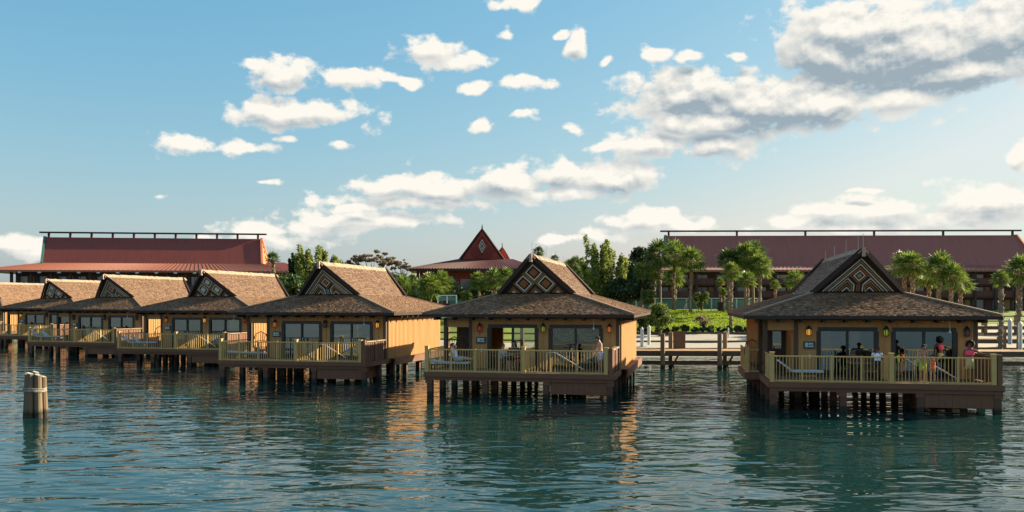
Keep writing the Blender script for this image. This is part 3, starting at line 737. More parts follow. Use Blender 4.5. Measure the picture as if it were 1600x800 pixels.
def tree(px, Y, py_top, py_bot, wpx, label, m='leaf', n=60, per=60, size=.28, shape='round', group='trees behind the shore', name='broadleaf_tree', seed=None, trunk=True, cat='tree'):
    seed = seed if seed is not None else int(px*3+Y); rg = np.random.default_rng(seed)
    x = X_at(px, Y); zb = float(hgt(x, Y)); zt = Z_at(py_top, Y); z1 = max(Z_at(py_bot, Y), zb+.1); wr = wpx/F*Y/2
    t = empty(name, (x, Y, zb-.05), 0, label, cat, group)
    H = zt-z1; cz = (zt+z1)/2-zb
    if shape == 'round':
        u = rg.normal(size=(n, 3)); u /= np.linalg.norm(u, axis=1, keepdims=True); r = rg.uniform(.3, 1, (n, 1))**.5
        c = u*r*np.array([wr*.82, wr*.7, H/2*.82]); c[:, 2] += cz; rad = rg.uniform(.13, .26, n)*min(wr*1.6, H)
    elif shape == 'flat':                                          # layered umbrella crown
        a = rg.uniform(0, 6.28, n); q = np.sqrt(rg.uniform(0, 1, n)); lay = rg.integers(0, 3, n)
        c = np.stack([np.cos(a)*q*wr, np.sin(a)*q*wr*.7, (cz+H/2*.85)-(q**2)*H*.42-lay*H*.16*(1-q)], 1); rad = rg.uniform(.10, .2, n)*wr*.6
    else:                                                          # plumes of bamboo / tall clumps
        k = max(6, n//6); pa = rg.uniform(-1, 1, k)*wr*.85; pb = rg.uniform(-.6, .6, k)*wr; ph = H*(1-.35*np.abs(pa/wr)**1.5)*rg.uniform(.70, 1.0, k)
        ph[0] = H
        c = np.concatenate([[[pa[i]+.32*wr*(s**2)*np.sign(pa[i])*abs(pa[i]/wr), pb[i], (z1-zb)+ph[i]*s] for s in np.linspace(.05, .98, 9)] for i in range(k)]); n = len(c)
        rad = np.tile(np.linspace(1, .42, 9), k)*wr*.30*rg.uniform(.8, 1.2, n)
    flat = {'round': .8, 'flat': .38, 'plume': 1.5}[shape]
    link('crown', leaf_cloud(seed+1, c, rad, per, size, m, flat), t)
    if trunk:
        b = MB(); r0 = max(.12, wr*.06); zf = (z1-zb)+H*.35
        b.tube([(0, 0, -.3), (.05, 0, zf*.5), (0, .05, zf)], [r0*1.3, r0, r0*.8], 8)
        for i in rg.choice(n, min(n, 14), replace=False):
            e = Vector(c[i]); s0 = Vector((0, .02, zf*rg.uniform(.6, .98))); mid = s0.lerp(e, .5)+Vector((0, 0, -.08*H))
            b.tube([s0, mid, e], [r0*.5, r0*.3, r0*.1], 5, cap=False)
        link('trunk', b.mesh('trunk', 'bark', True), t)
    return t
def bush(px, Y, py_top, py_bot, wpx, label, m='leaf', n=26, per=70, size=.16, group='shrubs on the bank', name='shrub', cat='shrub'):
    return tree(px, Y, py_top, py_bot, wpx, label, m, n, per, size, 'round', group, name, cat=cat)

# sabal palms on the lawn right of centre
PG = 'sabal palms on the lawn'
palm(1003, 103, 425, 1.46, 'short palm with ringed pale trunk just right of the diamond gabled roof', boots=True, group=PG)
palm(1022, 107, 424, 1.18, 'slim palm second from left in the lawn row, crown half hidden', group=PG)
palm(1031, 104, 398, 2.18, 'tall palm with dense dark crown, left of the tallest lawn pair', group=PG, dark=True)
palm(1053, 106, 401, 2.30, 'tallest palm of the lawn group, thick rust brown trunk below its crown', boots=True, group=PG)
palm(1079, 103, 409, 2.18, 'staked palm with wide ragged crown standing alone at the lawn crest', props=3, group=PG)
palm(1055, 112, 431, 1.62, 'low drooping palm behind the tall lawn pair', group=PG)
palm(1126, 108, 440, 0.7, 'young small headed palm before the green pool fence', group=PG)
palm(1131, 106, 455, 0.62, 'smallest palm, knee high crown in front of the pool fence', group=PG)
palm(1142, 92, 424, 1.29, 'thick stubby palm with zigzag leaf bases, trunk reaching low on the lawn', boots=True, group=PG)
palm(1139, 104, 407, 1.96, 'palm with round dark crown at the left of the four headed clump', dark=True, group=PG)
palm(1165, 104, 401, 2.18, 'palm in the middle of the four headed clump', group=PG)
palm(1177, 106, 400, 2.30, 'highest palm of the four headed clump', group=PG, dark=True)
palm(1187, 102, 414, 1.79, 'staked palm right of the four headed clump with yellow drooping fronds', props=3, group=PG)
palm(1168, 99, 437, 1.29, 'low palm with fat trunk under the four headed clump', boots=True, group=PG)
palm(1211, 108, 445, 0.8, 'small headed palm close left of the grey roof slope', group=PG)
palm(1241, 112, 436, 1.51, 'palm head peeping above the left slope of the grey roof', group=PG)
PG2 = 'sabal palms behind the rightmost bungalow'
palm(1412, 92, 415, 1.88, 'palm next to the right rake of the grey gable', group=PG2)
palm(1425, 90, 413, 1.81, 'palm second from the grey gable, paler crown', group=PG2)
palm(1467, 88, 420, 2.06, 'broad palm in the middle of the clump over the grey roof', group=PG2)
palm(1486, 86, 432, 1.62, 'low yellow green palm over the grey roof', group=PG2)
palm(1500, 88, 442, 1.50, 'palm at the right end of the clump over the grey roof', group=PG2)
palm(1452, 94, 430, 1.75, 'palm with thin white petioles between the two clumps over the grey roof', group=PG2)
palm(1563, 69, 434, 0.85, 'near palm with dark rough trunk standing beside the boardwalk post', boots=True, group=PG2)
palm(1592, 74, 424, 1.69, 'palm with reddish trunk cut by the right frame edge', group=PG2, lean=.02)
PG3 = 'palms round the great hall'
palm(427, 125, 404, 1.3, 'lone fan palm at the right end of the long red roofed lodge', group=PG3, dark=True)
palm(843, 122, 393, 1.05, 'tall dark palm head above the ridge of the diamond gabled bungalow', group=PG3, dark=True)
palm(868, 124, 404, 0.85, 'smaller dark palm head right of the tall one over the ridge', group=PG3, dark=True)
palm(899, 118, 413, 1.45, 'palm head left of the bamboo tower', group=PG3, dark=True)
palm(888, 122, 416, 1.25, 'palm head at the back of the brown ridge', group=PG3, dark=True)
palm(910, 112, 430, 1.4, 'lower palm between brown roof and bamboo tower', group=PG3)
palm(929, 106, 448, 1.0, 'round headed palm just above the brown roof end', group=PG3)
palm(672, 104, 447, 2.1, 'big bushy palm in front of the great hall', group=PG3)
palm(690, 106, 444, 1.85, 'bushy palm joined to the big one before the great hall', group=PG3)
palm(653, 108, 453, 1.4, 'low palm left of the big bushy one', group=PG3)
palm(631, 110, 448, 1.8, 'palm at the right end of the sunny yellow side bungalow roof', group=PG3)
palm(618, 112, 450, 1.7, 'palm close behind the back gable of the yellow side bungalow', group=PG3)
palm(748, 108, 438, 1.5, 'slim palm in front of the great hall door', group=PG3)
palm(773, 110, 436, 1.7, 'pale palm right of the slim one by the great hall', group=PG3)
palm(792, 108, 434, 1.6, 'palm touching the left rake of the diamond gable', group=PG3)
palm(704, 108, 446, 1.3, 'dark palm under the great hall eave', group=PG3, dark=True)
# other trees
BG_ = 'trees behind the bungalows'
tree(496, 118, 386, 440, 66, 'tall feathery bamboo clump behind the yellow side bungalow', 'bamboo', 90, 60, .22, 'plume', BG_, 'bamboo_clump', cat='bamboo')
tree(463, 122, 396, 432, 22, 'narrow dark conifer left of the feathery bamboo', 'leaf_dark', 36, 70, .22, 'plume', BG_, 'conifer_tree')
tree(947, 106, 371, 462, 66, 'tallest bamboo tower right of the diamond gabled roof', 'bamboo', 110, 60, .21, 'plume', BG_, 'bamboo_clump', cat='bamboo')
tree(582, 122, 387, 440, 88, 'wide umbrella tree with sparse brown leaves', 'leaf_brown', 90, 50, .19, 'flat', BG_, 'umbrella_tree')
tree(628, 126, 402, 440, 36, 'small bare grey tree right of the umbrella tree', 'leaf_brown', 44, 34, .15, 'flat', BG_, 'umbrella_tree')
tree(1006, 124, 377, 470, 66, 'dark broad oak against the left end of the brown lodge roof', 'leaf_dark', 80, 90, .27, 'round', BG_)
tree(985, 116, 396, 470, 52, 'dark rounded tree between bamboo and oak', 'leaf_dark', 60, 90, .26, 'round', BG_)
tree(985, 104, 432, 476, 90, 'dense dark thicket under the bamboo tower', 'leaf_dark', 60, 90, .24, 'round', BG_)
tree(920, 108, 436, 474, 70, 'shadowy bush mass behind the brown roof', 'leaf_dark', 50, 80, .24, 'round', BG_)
tree(452, 112, 428, 470, 62, 'round green hedge tree behind the diamond gable roof, left of the yellow side one', 'leaf', 60, 90, .24, 'round', BG_)
tree(610, 114, 422, 474, 60, 'leafy green tree behind the back of the yellow side bungalow', 'leaf', 60, 90, .24, 'round', BG_)
tree(668, 112, 436, 474, 70, 'yellow green thicket under the bushy palms', 'leaf_light', 50, 80, .22, 'round', BG_)
tree(735, 112, 440, 474, 80, 'dark shrubbery in front of the great hall wall', 'leaf_dark', 40, 80, .22, 'round', BG_)
tree(729, 100, 452, 474, 24, 'pale feathery shrub before the teal pool wall', 'leaf_light', 26, 70, .14, 'round', BG_, 'shrub', cat='shrub')
tree(1096, 108, 450, 482, 26, 'yellow leaved small tree by the lawn fence', 'leaf_light', 22, 60, .15, 'round', BG_, 'small_tree')
tree(1012, 100, 448, 478, 22, 'yellowing shrub between the ringed palm trunks', 'leaf_light', 18, 60, .15, 'round', BG_, 'small_tree')
tree(545, 118, 418, 470, 70, 'green tree between the feathery bamboo and the umbrella tree', 'leaf', 60, 80, .24, 'round', BG_)
tree(642, 116, 424, 470, 44, 'olive green tree left of the great hall eave', 'leaf_light', 40, 80, .22, 'round', BG_)
tree(826, 118, 410, 460, 40, 'dark tree behind the left rake of the diamond gable', 'leaf', 40, 80, .24, 'round', BG_)
tree(900, 122, 408, 462, 60, 'olive tree mass behind the palm heads left of the bamboo tower', 'leaf', 50, 80, .24, 'round', BG_)
SG = 'shrubs on the lawn bank'
bush(1031, 86, 470, 516, 52, 'large loose bush on the left of the sunny lawn', 'leaf_light', 40, 80, .17, SG)
bush(1008, 90, 476, 512, 36, 'dark bush tucked against the brown roof corner', 'leaf', 30, 80, .16, SG)
bush(1098, 88, 490, 510, 30, 'sparse dry shrub in the middle of the lawn', 'leaf_brown', 18, 40, .11, SG)
BORDER = ['border plant farthest left, against the brown roof corner', 'border plant under the big loose bush', 'border plant right below the loose bush tip', 'border plant behind the leftmost boardwalk post',
 'border plant left of the brown gate panel', 'border plant straight above the brown gate panel', 'border plant right above the post beside the gate panel', 'border plant below the dry shrub, left side',
 'border plant below the dry shrub, right side', 'border plant behind the tall boardwalk post in the middle of the gap', 'border plant left of the thin white marker post', 'border plant at the foot of the thick stubby palm', 'border plant farthest right, against the grey roof eave']
for k, px in enumerate(range(1000, 1172, 14)):
    bush(px+random.Random(k).uniform(-3, 3), 87.6, 510-(k % 3)*2, 524, 18, BORDER[k], ('leaf', 'leaf_dark')[k % 2], 12, 60, .11, 'border plants along the timber edging')

# ------------------------------------------------------------------ lodges
def lodge(name, label, origin, rz, LX0, LX1, TX0, TX1, zb, ze, zs, zt, over, depth, roof_m, skirt_m, floors, bay, posts, right_ext=0., lamps=0):
    """steep gabled upper roof over a shallow skirt roof; balcony storeys below. local x along the front"""
    t = empty(name, origin, rz, label, 'hotel building', 'red roofed hotel lodges')
    y0, y1 = 0.0, depth; ym = depth/2; yr = depth*.34
    # steep roof: base rectangle LX0..LX1, ridge TX0..TX1 (two slopes rising to a short flat ridge)
    b = MB(); b.add([(LX0, y0, zs), (LX1, y0, zs), (LX1, y1, zs), (LX0, y1, zs), (TX0, ym-.25, zt), (TX1, ym-.25, zt), (TX1, ym+.25, zt), (TX0, ym+.25, zt)],
                    [(0, 1, 5, 4), (2, 3, 7, 6), (1, 2, 6, 5), (3, 0, 4, 7), (4, 5, 6, 7)])
    rf = link('roof', b.mesh('roof', roof_m), t)
    b = MB()
    b.slab([(LX1+.06, y0+.5, zs+.1), (LX1+.06, y1-.5, zs+.1), (TX1+.06, ym, zt-.5)], .06)
    link('gable_panel', b.mesh('gable_panel', 'gable_orange'), t)
    for k in range(3): part('vent', 'vent', lambda b: b.box(0, .06, -.18, .18, 0, .5), 'lodge_beam', t, (LX1+.14+(TX1-LX1)*(.3+.2*k), ym, zs+(zt-zs)*(.25+.2*k)))
    for X0, X1, nm in ((LX0, TX0, 'a'), (LX1, TX1, 'b')):
        for ys, yt in ((y0, ym-.3), (y1, ym+.3)):
            b = MB(); b.beam((X0, ys-.05, zs), (X1, yt, zt+.05), .35, .35); link('barge_board', b.mesh('barge_board', 'gable_orange' if nm == 'b' else 'pool_wall'), rf)
    b = MB(); b.box(TX0-.9, TX1+.9, ym-.28, ym+.28, zt+.72, zt+.98); rb = link('ridge_beam', b.mesh('ridge_beam', 'lodge_beam'), t)
    for k in range(posts):
        x = TX0+.6+(TX1-TX0-1.2)*k/(posts-1); part('ridge_post', 'rp', lambda b: b.box(-.16, .16, -.16, .16, 0, .72), 'rust_rail', t, (x, ym, zt))
    # skirt roof
    a0, a1 = LX0-over*1.6, LX1+over+right_ext
    b = MB(); b.add([(a0, -over, ze), (a1, -over, ze), (a1, depth+over, ze), (a0, depth+over, ze), (LX0, y0, zs), (LX1, y0, zs), (LX1, y1, zs), (LX0, y1, zs)],
                    [(0, 1, 5, 4), (1, 2, 6, 5), (2, 3, 7, 6), (3, 0, 4, 7)])
    b.add([(a0, -over, ze-.3), (a1, -over, ze-.3), (a1, depth+over, ze-.3), (a0, depth+over, ze-.3)], [(3, 2, 1, 0)])
    b.box(a0, a1, -over-.05, -over, ze-.32, ze); b.box(a1, a1+.05, -over, depth+over, ze-.32, ze)
    sk = link('skirt_roof', b.mesh('skirt_roof', skirt_m), t)
    b = MB(); n = int((a1-a0)/.75)
    for k in range(n+1):
        x = a0+(a1-a0)*k/n; xx = LX0+(LX1-LX0)*k/n; b.beam((x, -over, ze+.02), (xx, y0, zs+.02), .07, .09)
    o = link('roof_rib', b.mesh('roof_rib', skirt_m), sk); o['kind'] = 'stuff'
    # storeys
    w0, w1 = a0+over, a1-over*.9; fh = (ze-.3-zb)/floors; yw = -over+2.2
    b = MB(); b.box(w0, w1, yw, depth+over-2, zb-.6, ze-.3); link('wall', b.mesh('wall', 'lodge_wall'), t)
    nb = int((w1-w0)/bay); bw_ = (w1-w0)/nb
    for f in range(floors):
        z = zb+f*fh
        part('balcony_slab', f'{name}slab{f}{label[:9]}', lambda b: b.box(w0, w1, yw-1.5, yw, z-.18, z), 'lodge_beam', t)
        for k in range(nb):
            x = w0+k*bw_
            wn_ = part('window', f'lw{bw_:.2f}{fh:.2f}', lambda b: b.box(.35, bw_*.62, -.08, 0, .1, fh*.78), 'lodge_glass', t, (x, yw, z))
            if k % 3 != 1: part('frame', f'lf{bw_:.2f}{fh:.2f}', lambda b: (b.box(.25, bw_*.66, -.12, -.03, fh*.78, fh*.82), b.box(bw_*.33, bw_*.35, -.12, -.085, .1, fh*.78)), 'lodge_beam', wn_)
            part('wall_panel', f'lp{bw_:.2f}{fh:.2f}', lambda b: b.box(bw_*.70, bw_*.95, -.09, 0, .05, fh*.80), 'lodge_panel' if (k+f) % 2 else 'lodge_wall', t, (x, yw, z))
            if f: part('balcony_rail', f'lr{bw_:.2f}', lambda b: b.box(0, bw_-.35, -1.5, -1.42, .05, 1.05), 'rust_rail', t, (x+.17, yw, z))
    for k in range(nb+1):
        part('column', f'lc{ze-zb:.2f}', lambda b: b.box(-.19, .19, -1.75, -1.36, -.6, ze-zb-.3), 'lodge_beam', t, (w0+k*bw_, yw, zb))
    for k in range(lamps):
        part('eave_lamp', 'elamp', lambda b: b.ball((0, 0, 0), (.33, .2, .16), 8, 5), 'white_paint', t, (w0+1.5+(w1-w0-3)*k/(lamps-1), -over-.1, ze-.42))
    return t
lodge('hotel_lodge', 'long red roofed lodge behind the left bungalows with orange gable end', (X_at(65, 151), 151, 0), R(7),
      0, 36.2, -1.1, 35.4, 3.0, 9.75, 11.1, 15.75, 5.0, 9.0, 'lodge_roof', 'skirt_metal', 2, 3.0, 11, 0, 13)
lodge('hotel_lodge', 'long brown roofed lodge on the right above the palms', (X_at(1046, 156), 156, 0), R(-1.5),
      0, 63.6, 0, 62.1, 3.2, 9.95, 10.75, 16.4, 4.4, 10.0, 'lodge_roof_pale', 'skirt_brown', 3, 3.2, 6, 0, 0)
# low wing right of the left lodge
t = empty('lodge_wing', (X_at(455, 156), 156, 0), 0, 'low dark red hip roofed wing at the right end of the left lodge', 'hotel building')
b = MB(); b.add([(-6, -5, 9.2), (5, -5, 9.2), (5, 6, 9.2), (-6, 6, 9.2), (-4, 0, 11.4), (-1.2, 0, 11.4)], [(0, 1, 5, 4), (1, 2, 5), (2, 3, 4, 5), (3, 0, 4), (3, 2, 1, 0)]); link('roof', b.mesh('roof', 'lodge_roof'), t)
b = MB(); b.box(-5, 4, -4, 5, 2.5, 9.2); link('wall', b.mesh('wall', 'lodge_wall'), t)
# great hall with the patterned gable
HYY = 132; hx = X_at(753, HYY)
t = empty('great_hall', (hx, HYY, 0), R(4), 'red great hall with pointed diamond gable between the trees', 'hall')
def curve_gable(b, hw, zb, zt, y0, y1, n=7):
    pr = []
    for i in range(n+1):
        u = i/n; pr.append((hw*((1-u)**.88), zb+(zt-zb)*u))
    pr = pr+[(-x, z) for x, z in reversed(pr[:-1])]
    k = len(pr); lean = lambda z: (z-zb)/(zt-zb)*.9
    vs = [(x, y0-lean(z), z) for x, z in pr]+[(x, y1+lean(z), z) for x, z in pr]
    b.add(vs, [tuple(range(k)), tuple(range(2*k-1, k-1, -1))]+[(i, i+k, i+k+1, i+1) for i in range(k-1)])
b = MB(); curve_gable(b, 3.35, 10.7, 15.1, 0, 9); rf = link('gable_roof', b.mesh('gable_roof', 'lodge_roof'), t)
b = MB(); b.slab([(-2.9, -.12, 10.75), (2.9, -.12, 10.75), (.02, -.95, 14.7), (-.02, -.95, 14.7)], .06); gp = link('gable_panel', b.mesh('gable_panel', 'hall_red'), t)
def hallpt(u, v): return (2.7*u, -.22-.80*v, 10.8+3.8*v)
for r, m_, cvv in ((.06, 'gable_black', .5), (.115, 'strip_white', .5), (.17, 'gable_black', .5), (.22, 'strip_white', .5), (.29, 'gable_black', .5)):
    pl = ring(0, cvv, r, .035 if r > .07 else r)
    pl = [[(p[0]*.85, p[1]+(p[1]-cvv)*.2) for p in q] for q in pl]
    b = MB()
    for q in pl: b.slab([hallpt(*p) for p in q], .03)
    link('pattern_strip', b.mesh('pattern_strip', m_), gp)
for r in (.40, .52, .64, .76, .88):
    b = MB()
    for q in ring(0, .5, r, .03): b.slab([hallpt(*p) for p in q], .03)
    if b.v: link('pattern_strip', b.mesh('pattern_strip', 'gable_black'), gp)
for s in (-1, 1):
    b = MB(); b.tube([(s*3.4, -.2, 10.6), (s*1.75, -.55, 12.8), (s*.75, -.85, 14.2), (s*.05, -1.05, 15.15)], [.16, .15, .13, .09], 6); link('rake_board', b.mesh('rake_board', 'rake_wood'), rf)
b = MB(); b.tube([(0, -1.0, 15.0), (0, -1.05, 15.5), (0, -1.05, 15.85)], [.14, .09, .03], 6); link('finial', b.mesh('finial', 'rake_wood'), rf)
b = MB(); curve_gable(b, 1.5, 10.7, 13.0, 0, 3); o = link('rear_gable', b.mesh('rear_gable', 'lodge_roof'), t, (3.3, 6, 0))
b = MB(); b.slab([(-1.2, -.08, 10.75), (1.2, -.08, 10.75), (0, -.9, 12.6)], .06); link('gable_panel', b.mesh('gable_panel', 'hall_red'), o)
b = MB(); b.tube([(0, -.9, 12.8), (0, -.95, 13.6)], [.1, .03], 6); link('finial', b.mesh('finial', 'rake_wood'), o)
b = MB(); ex0, ex1 = -10.8, 8.2; b.add([(ex0, -6, 9.15), (ex1, -6, 9.15), (ex1, 14, 9.15), (ex0, 14, 9.15), (-3.4, -.3, 10.72), (4.6, -.3, 10.72), (4.6, 9, 10.72), (-3.4, 9, 10.72)], [(0, 1, 5, 4), (1, 2, 6, 5), (2, 3, 7, 6), (3, 0, 4, 7), (3, 2, 1, 0), (4, 5, 6, 7)])
sk = link('skirt_roof', b.mesh('skirt_roof', 'hall_roof'), t)
for k in range(44):
    u = (k+.5)/44; xa = ex0+(ex1-ex0)*u; xb = -3.4+8.0*u
    b = MB(); b.beam((xa, -6.02, 9.2), (xb, -.3, 10.77), .21, .13); link('roof_rib', b.mesh('roof_rib', 'hall_rib'), sk)
b = MB(); b.box(ex0, ex1, -6.08, -6.0, 8.85, 9.12); link('fascia_board', b.mesh('fascia_board', 'rake_wood'), sk)
b = MB(); b.box(-9, 6.5, -3.5, 12, 3, 9.1); link('wall', b.mesh('wall', 'hall_red'), t)
for k in range(6): part('window', 'hw', lambda b: b.box(-.7, .7, -.1, 0, 0, 3.2), 'lodge_glass', t, (-7.5+2.5*k, -3.5, 4.6))
for k in range(7): part('column', 'hc', lambda b: b.box(-.18, .18, -.18, .18, 0, 6.2), 'lodge_beam', t, (-9.2+2.6*k, -5.2, 2.9))
# teal pool wall and pool fences
t = empty('pool_wall', (X_at(752, 104), 104, 3.3), 0, 'teal pool wall in front of the great hall', 'wall')
for k in range(5): part('panel', 'pwp', lambda b: b.box(-.74, .74, -.12, .12, 0, 1.35), 'pool_wall', t, (-2.9+1.5*k, 0, 0))
part('cap', 'pwc', lambda b: b.box(-3.8, 3.9, -.18, .18, 1.352, 1.42), 'pool_wall', t)
def fence(name, label, x0, x1, Y, z0, z1, n, m_panel, m_frame, cat='fence'):
    t = empty(name, ((x0+x1)/2, Y, z0), 0, label, cat); w_ = (x1-x0)/n
    for k in range(n+1): part('post', f'fp{z1-z0:.2f}{m_frame}', lambda b: b.box(-.06, .06, -.06, .06, -.2, z1-z0), m_frame, t, (x0+k*w_-(x0+x1)/2, 0, 0))
    for k in range(n): part('panel', f'fpan{z1-z0:.2f}{w_:.2f}', lambda b: b.box(.08, w_-.08, -.02, .02, .08, z1-z0-.1), m_panel, t, (x0+k*w_-(x0+x1)/2, 0, 0))
    part('rail', f'frl{x0:.1f}', lambda b: b.box(x0-(x0+x1)/2-.06, x1-(x0+x1)/2+.06, -.07, .07, z1-z0+.002, z1-z0+.12), m_frame, t)
    return t
fence('pool_fence', 'long glass pool fence with pale green rail at the top of the lawn', X_at(955, 110), X_at(1190, 110), 110, 3.5, 4.86, 12, 'fence_glass', 'fence_white')
fence('pool_fence', 'short white framed glass fence left of the teal wall', X_at(684, 101), X_at(713, 101), 101, 4.36+(HOR-471)*101/F*1-.0, 4.36+(HOR-462.5)*101/F, 2, 'fence_glass', 'fence_white')
# brown utility box by the fence and timber edging of the lawn
t = empty('utility_box', (X_at(1127, 107), 107, 3.45), 0, 'dark brown utility box in front of the green pool fence', 'utility box')
part('body', 'ub', lambda b: b.box(-.38, .38, -.3, .3, 0, .95), 'lodge_beam', t); part('lid', 'ubl', lambda b: b.box(-.42, .42, -.34, .34, .952, 1.02), 'lodge_wall', t)
t = empty('timber_edging', (X_at(1085, 87), 87, 1.0), 0, 'low dark timber edging between beach and lawn', 'edging')
for k in range(16): part('plank', 'tedge', lambda b: b.box(-.53, .53, -.08, .08, 0, .55), 'timber_wall', t, (-8.3+1.08*k, .015*(k % 2), .0))

for Y_, x0_, x1_, zz, lb_ in ((75.2, 10, 24, .42, 'thin dark timber kerb across the beach, close behind the boardwalk'), (81, 11, 26, .80, 'thin dark timber kerb across the beach, near the timber edging')):
    t = empty('dock_shadow_line', (x0_, Y_, zz), 0, lb_, 'kerb')  # added dark rods draw dock edges and their shadows on the sand
    for k in range(int((x1_-x0_)/2)): part('line_piece', 'shadow_line_rod', lambda b: b.tube([(0, 0, 0), (1.96, 0, 0)], .13, 8), 'timber_wall', t, (2*k, .02*(k % 2), .05))
# ------------------------------------------------------------------ boardwalks
def boardwalk(name, label, p, q, wd, zd, n_post, tall=1.1, rail=False, under=True, grp='boardwalks behind the bungalows', both=True, plank=.3):
    p, q = Vector(p), Vector(q); ln = (q-p).length; a = math.atan2(q.y-p.y, q.x-p.x)
    t = empty(name, (p.x, p.y, 0), a, label, 'boardwalk', grp)
    k = int(ln/plank)
    if k <= 110:
        for i in range(k): part('plank', f'plk{wd}{plank}', lambda b: b.box(.006, plank-.006, 0, wd, -.05, 0), 'walk_wood', t, (i*plank, 0, zd+.003*(i % 3)))
    else:
        b = MB(); [b.box(i*plank+.006, i*plank+plank-.006, 0, wd, zd-.05, zd+.003*(i % 3)) for i in range(k)]
        o = link('plank', b.mesh('plank', 'walk_wood'), t); o['kind'] = 'stuff'
    for y in (-.06, wd+.06): part('edge_beam', f'eb{ln:.1f}', lambda b: b.box(0, ln, -.06, .06, zd-.36, zd-.01), 'walk_beam', t, (0, y, 0))
    if under: part('lower_beam', f'lb{ln:.1f}', lambda b: b.box(0, ln, -.09, .09, -.13, .13), 'walk_beam', t, (0, .25, zd-.82))
    for i in range(n_post):
        x = ln*(i+.5)/n_post
        for y, off in ((-.2, 0), (wd+.2, .9)) if both else ((-.2, 0),):
            part('post', f'bwp{tall}', lambda b: b.tube([(0, 0, -2.2), (0, 0, zd+tall)], [.17, .15], 8), 'post_wood', t, (x+off, y, 0))
            if under and y > 0: part('brace', 'brace', lambda b: b.beam((0, 0, -.2), (.5, 0, .72), .12, .12), 'post_wood', t, (x+off, y-.25, 0))
    if rail:
        for z in (.45, .95): part('rail', f'bwr{ln:.1f}', lambda b: b.box(0, ln, -.04, .04, 0, .12), 'walk_beam', t, (0, -.2, zd+z))
    return t
bwk = boardwalk('boardwalk', 'wooden boardwalk bridging the gap between the two right bungalows', (8.2, 60.2, 0), (19.5, 59.6, 0), 2.6, 1.16, 3, 1.15)
part('gate_panel', 'gatep', lambda b: b.box(-.42, .42, -.05, .05, 1.14, 2.4), 'walk_beam', bwk, (3.35, 2.55, 0))
boardwalk('boardwalk', 'boardwalk running out of the right frame edge behind the rightmost bungalow', (26.0, 59.3, 0), (45, 58.6, 0), 2.6, 1.16, 3, 1.2)
boardwalk('boardwalk', 'distant boardwalk with post and rail fence on the right beach', (34, 76, 0), (58, 75, 0), 2.2, 1.3, 8, 1.0, rail=True, under=False)
boardwalk('boardwalk', 'farthest railed boardwalk on the right, just under the lodge lawn', (40, 92, 0), (80, 90, 0), 2.2, 2.0, 12, 1.1, rail=True, under=False)
boardwalk('boardwalk', 'boardwalk seen through the porch of the diamond gabled bungalow', (8.0, 61.2, 0), (-14, 70, 0), 2.4, 1.16, 6, 1.1, rail=True)
boardwalk('boardwalk', 'boardwalk along the back of the left bungalows', (-14, 70.2, 0), (-62, 118, 0), 2.4, 1.16, 12, 1.0)
# white wrapped pilings on the beach
for px, py0, py1, lab in ((1003, 511, 536, 'white striped piling on the beach beside the brown bungalow corner'), (1014, 508, 528, 'plain white piling right of the striped one on the beach'),
                          (1578, 498, 526, 'white piling at the far right, left one of its pair'), (1594, 502, 534, 'white piling nearest the right frame edge'), (1138, 512, 528, 'short thin white marker post under the stubby palm')):
    Y = 4.36; Y = 78 if px < 1100 else (84 if px < 1200 else 70); zb = Z_at(py1, Y); hgt_ = (py1-py0)/F*Y; rr = (.14 if px < 1100 else .15) if px != 1138 else .07
    t = empty('white_piling', (X_at(px, Y), Y, zb), 0, lab, 'piling', 'white pilings on the beach')
    part('sleeve', f'pil{hgt_:.2f}{rr}', lambda b: b.tube([(0, 0, -.6), (0, 0, hgt_-.18)], rr, 10), 'white_paint', t); part('cap', f'pilc{hgt_:.2f}', lambda b: b.tube([(0, 0, hgt_-.18), (0, 0, hgt_)], [rr*1.06, .04], 10), 'white_paint', t)
    if px == 1003:
        for k in range(4): part('stripe', 'pstripe', lambda b: b.tube([(0, 0, 0), (.03, 0, .09)], .16, 10), 'metal_grey', t, (0, 0, .12+.28*k))
# cluster of wooden piles lashed together in the open water
t = empty('mooring_dolphin', (X_at(54, 34.2), 34.2, 0), 0, 'lashed cluster of weathered wooden piles standing alone in open water at left', 'mooring piles')
for k, (x, y, r, h) in enumerate(((-.27, .02, .125, 1.60), (-.07, -.20, .145, 1.66), (.20, -.13, .135, 1.60), (.26, .14, .13, 1.52), (-.10, .22, .135, 1.57), (.03, .03, .12, 1.70))):
    b = MB(); b.tube([(x*1.3, y*1.3, -2.5), (x*1.15, y*1.15, 0), (x*1.02, y*1.02, h*.6), (x*.96, y*.96, h)], [r*1.15, r*1.08, r, r*.95], 12); pl = link('pile', b.mesh('pile', 'piling_wood', False), t)
    b = MB(); b.tube([(x*.96, y*.96, h+.001), (x*.96+.01, y*.96, h+.03)], [r*.95, r*.9], 12); link('pile_top', b.mesh('pile_top', 'piling_top'), pl)
    b = MB(); b.tube([(x*1.17, y*1.17, -.3), (x*1.145, y*1.145, .13)], [r*1.10, r*1.095], 12); link('wet_band', b.mesh('wet_band', 'lodge_beam'), pl)
for dz in (0, .07, .15):
    b = MB(); ring_ = []
    for i in range(25):
        a = 2*math.pi*i/24; ring_.append((math.cos(a)*.41, math.sin(a)*.37, 1.0+dz*.7+.015*math.sin(3*a)))
    b.tube(ring_, .018, 6); link('rope', b.mesh('rope', 'rope'), t)
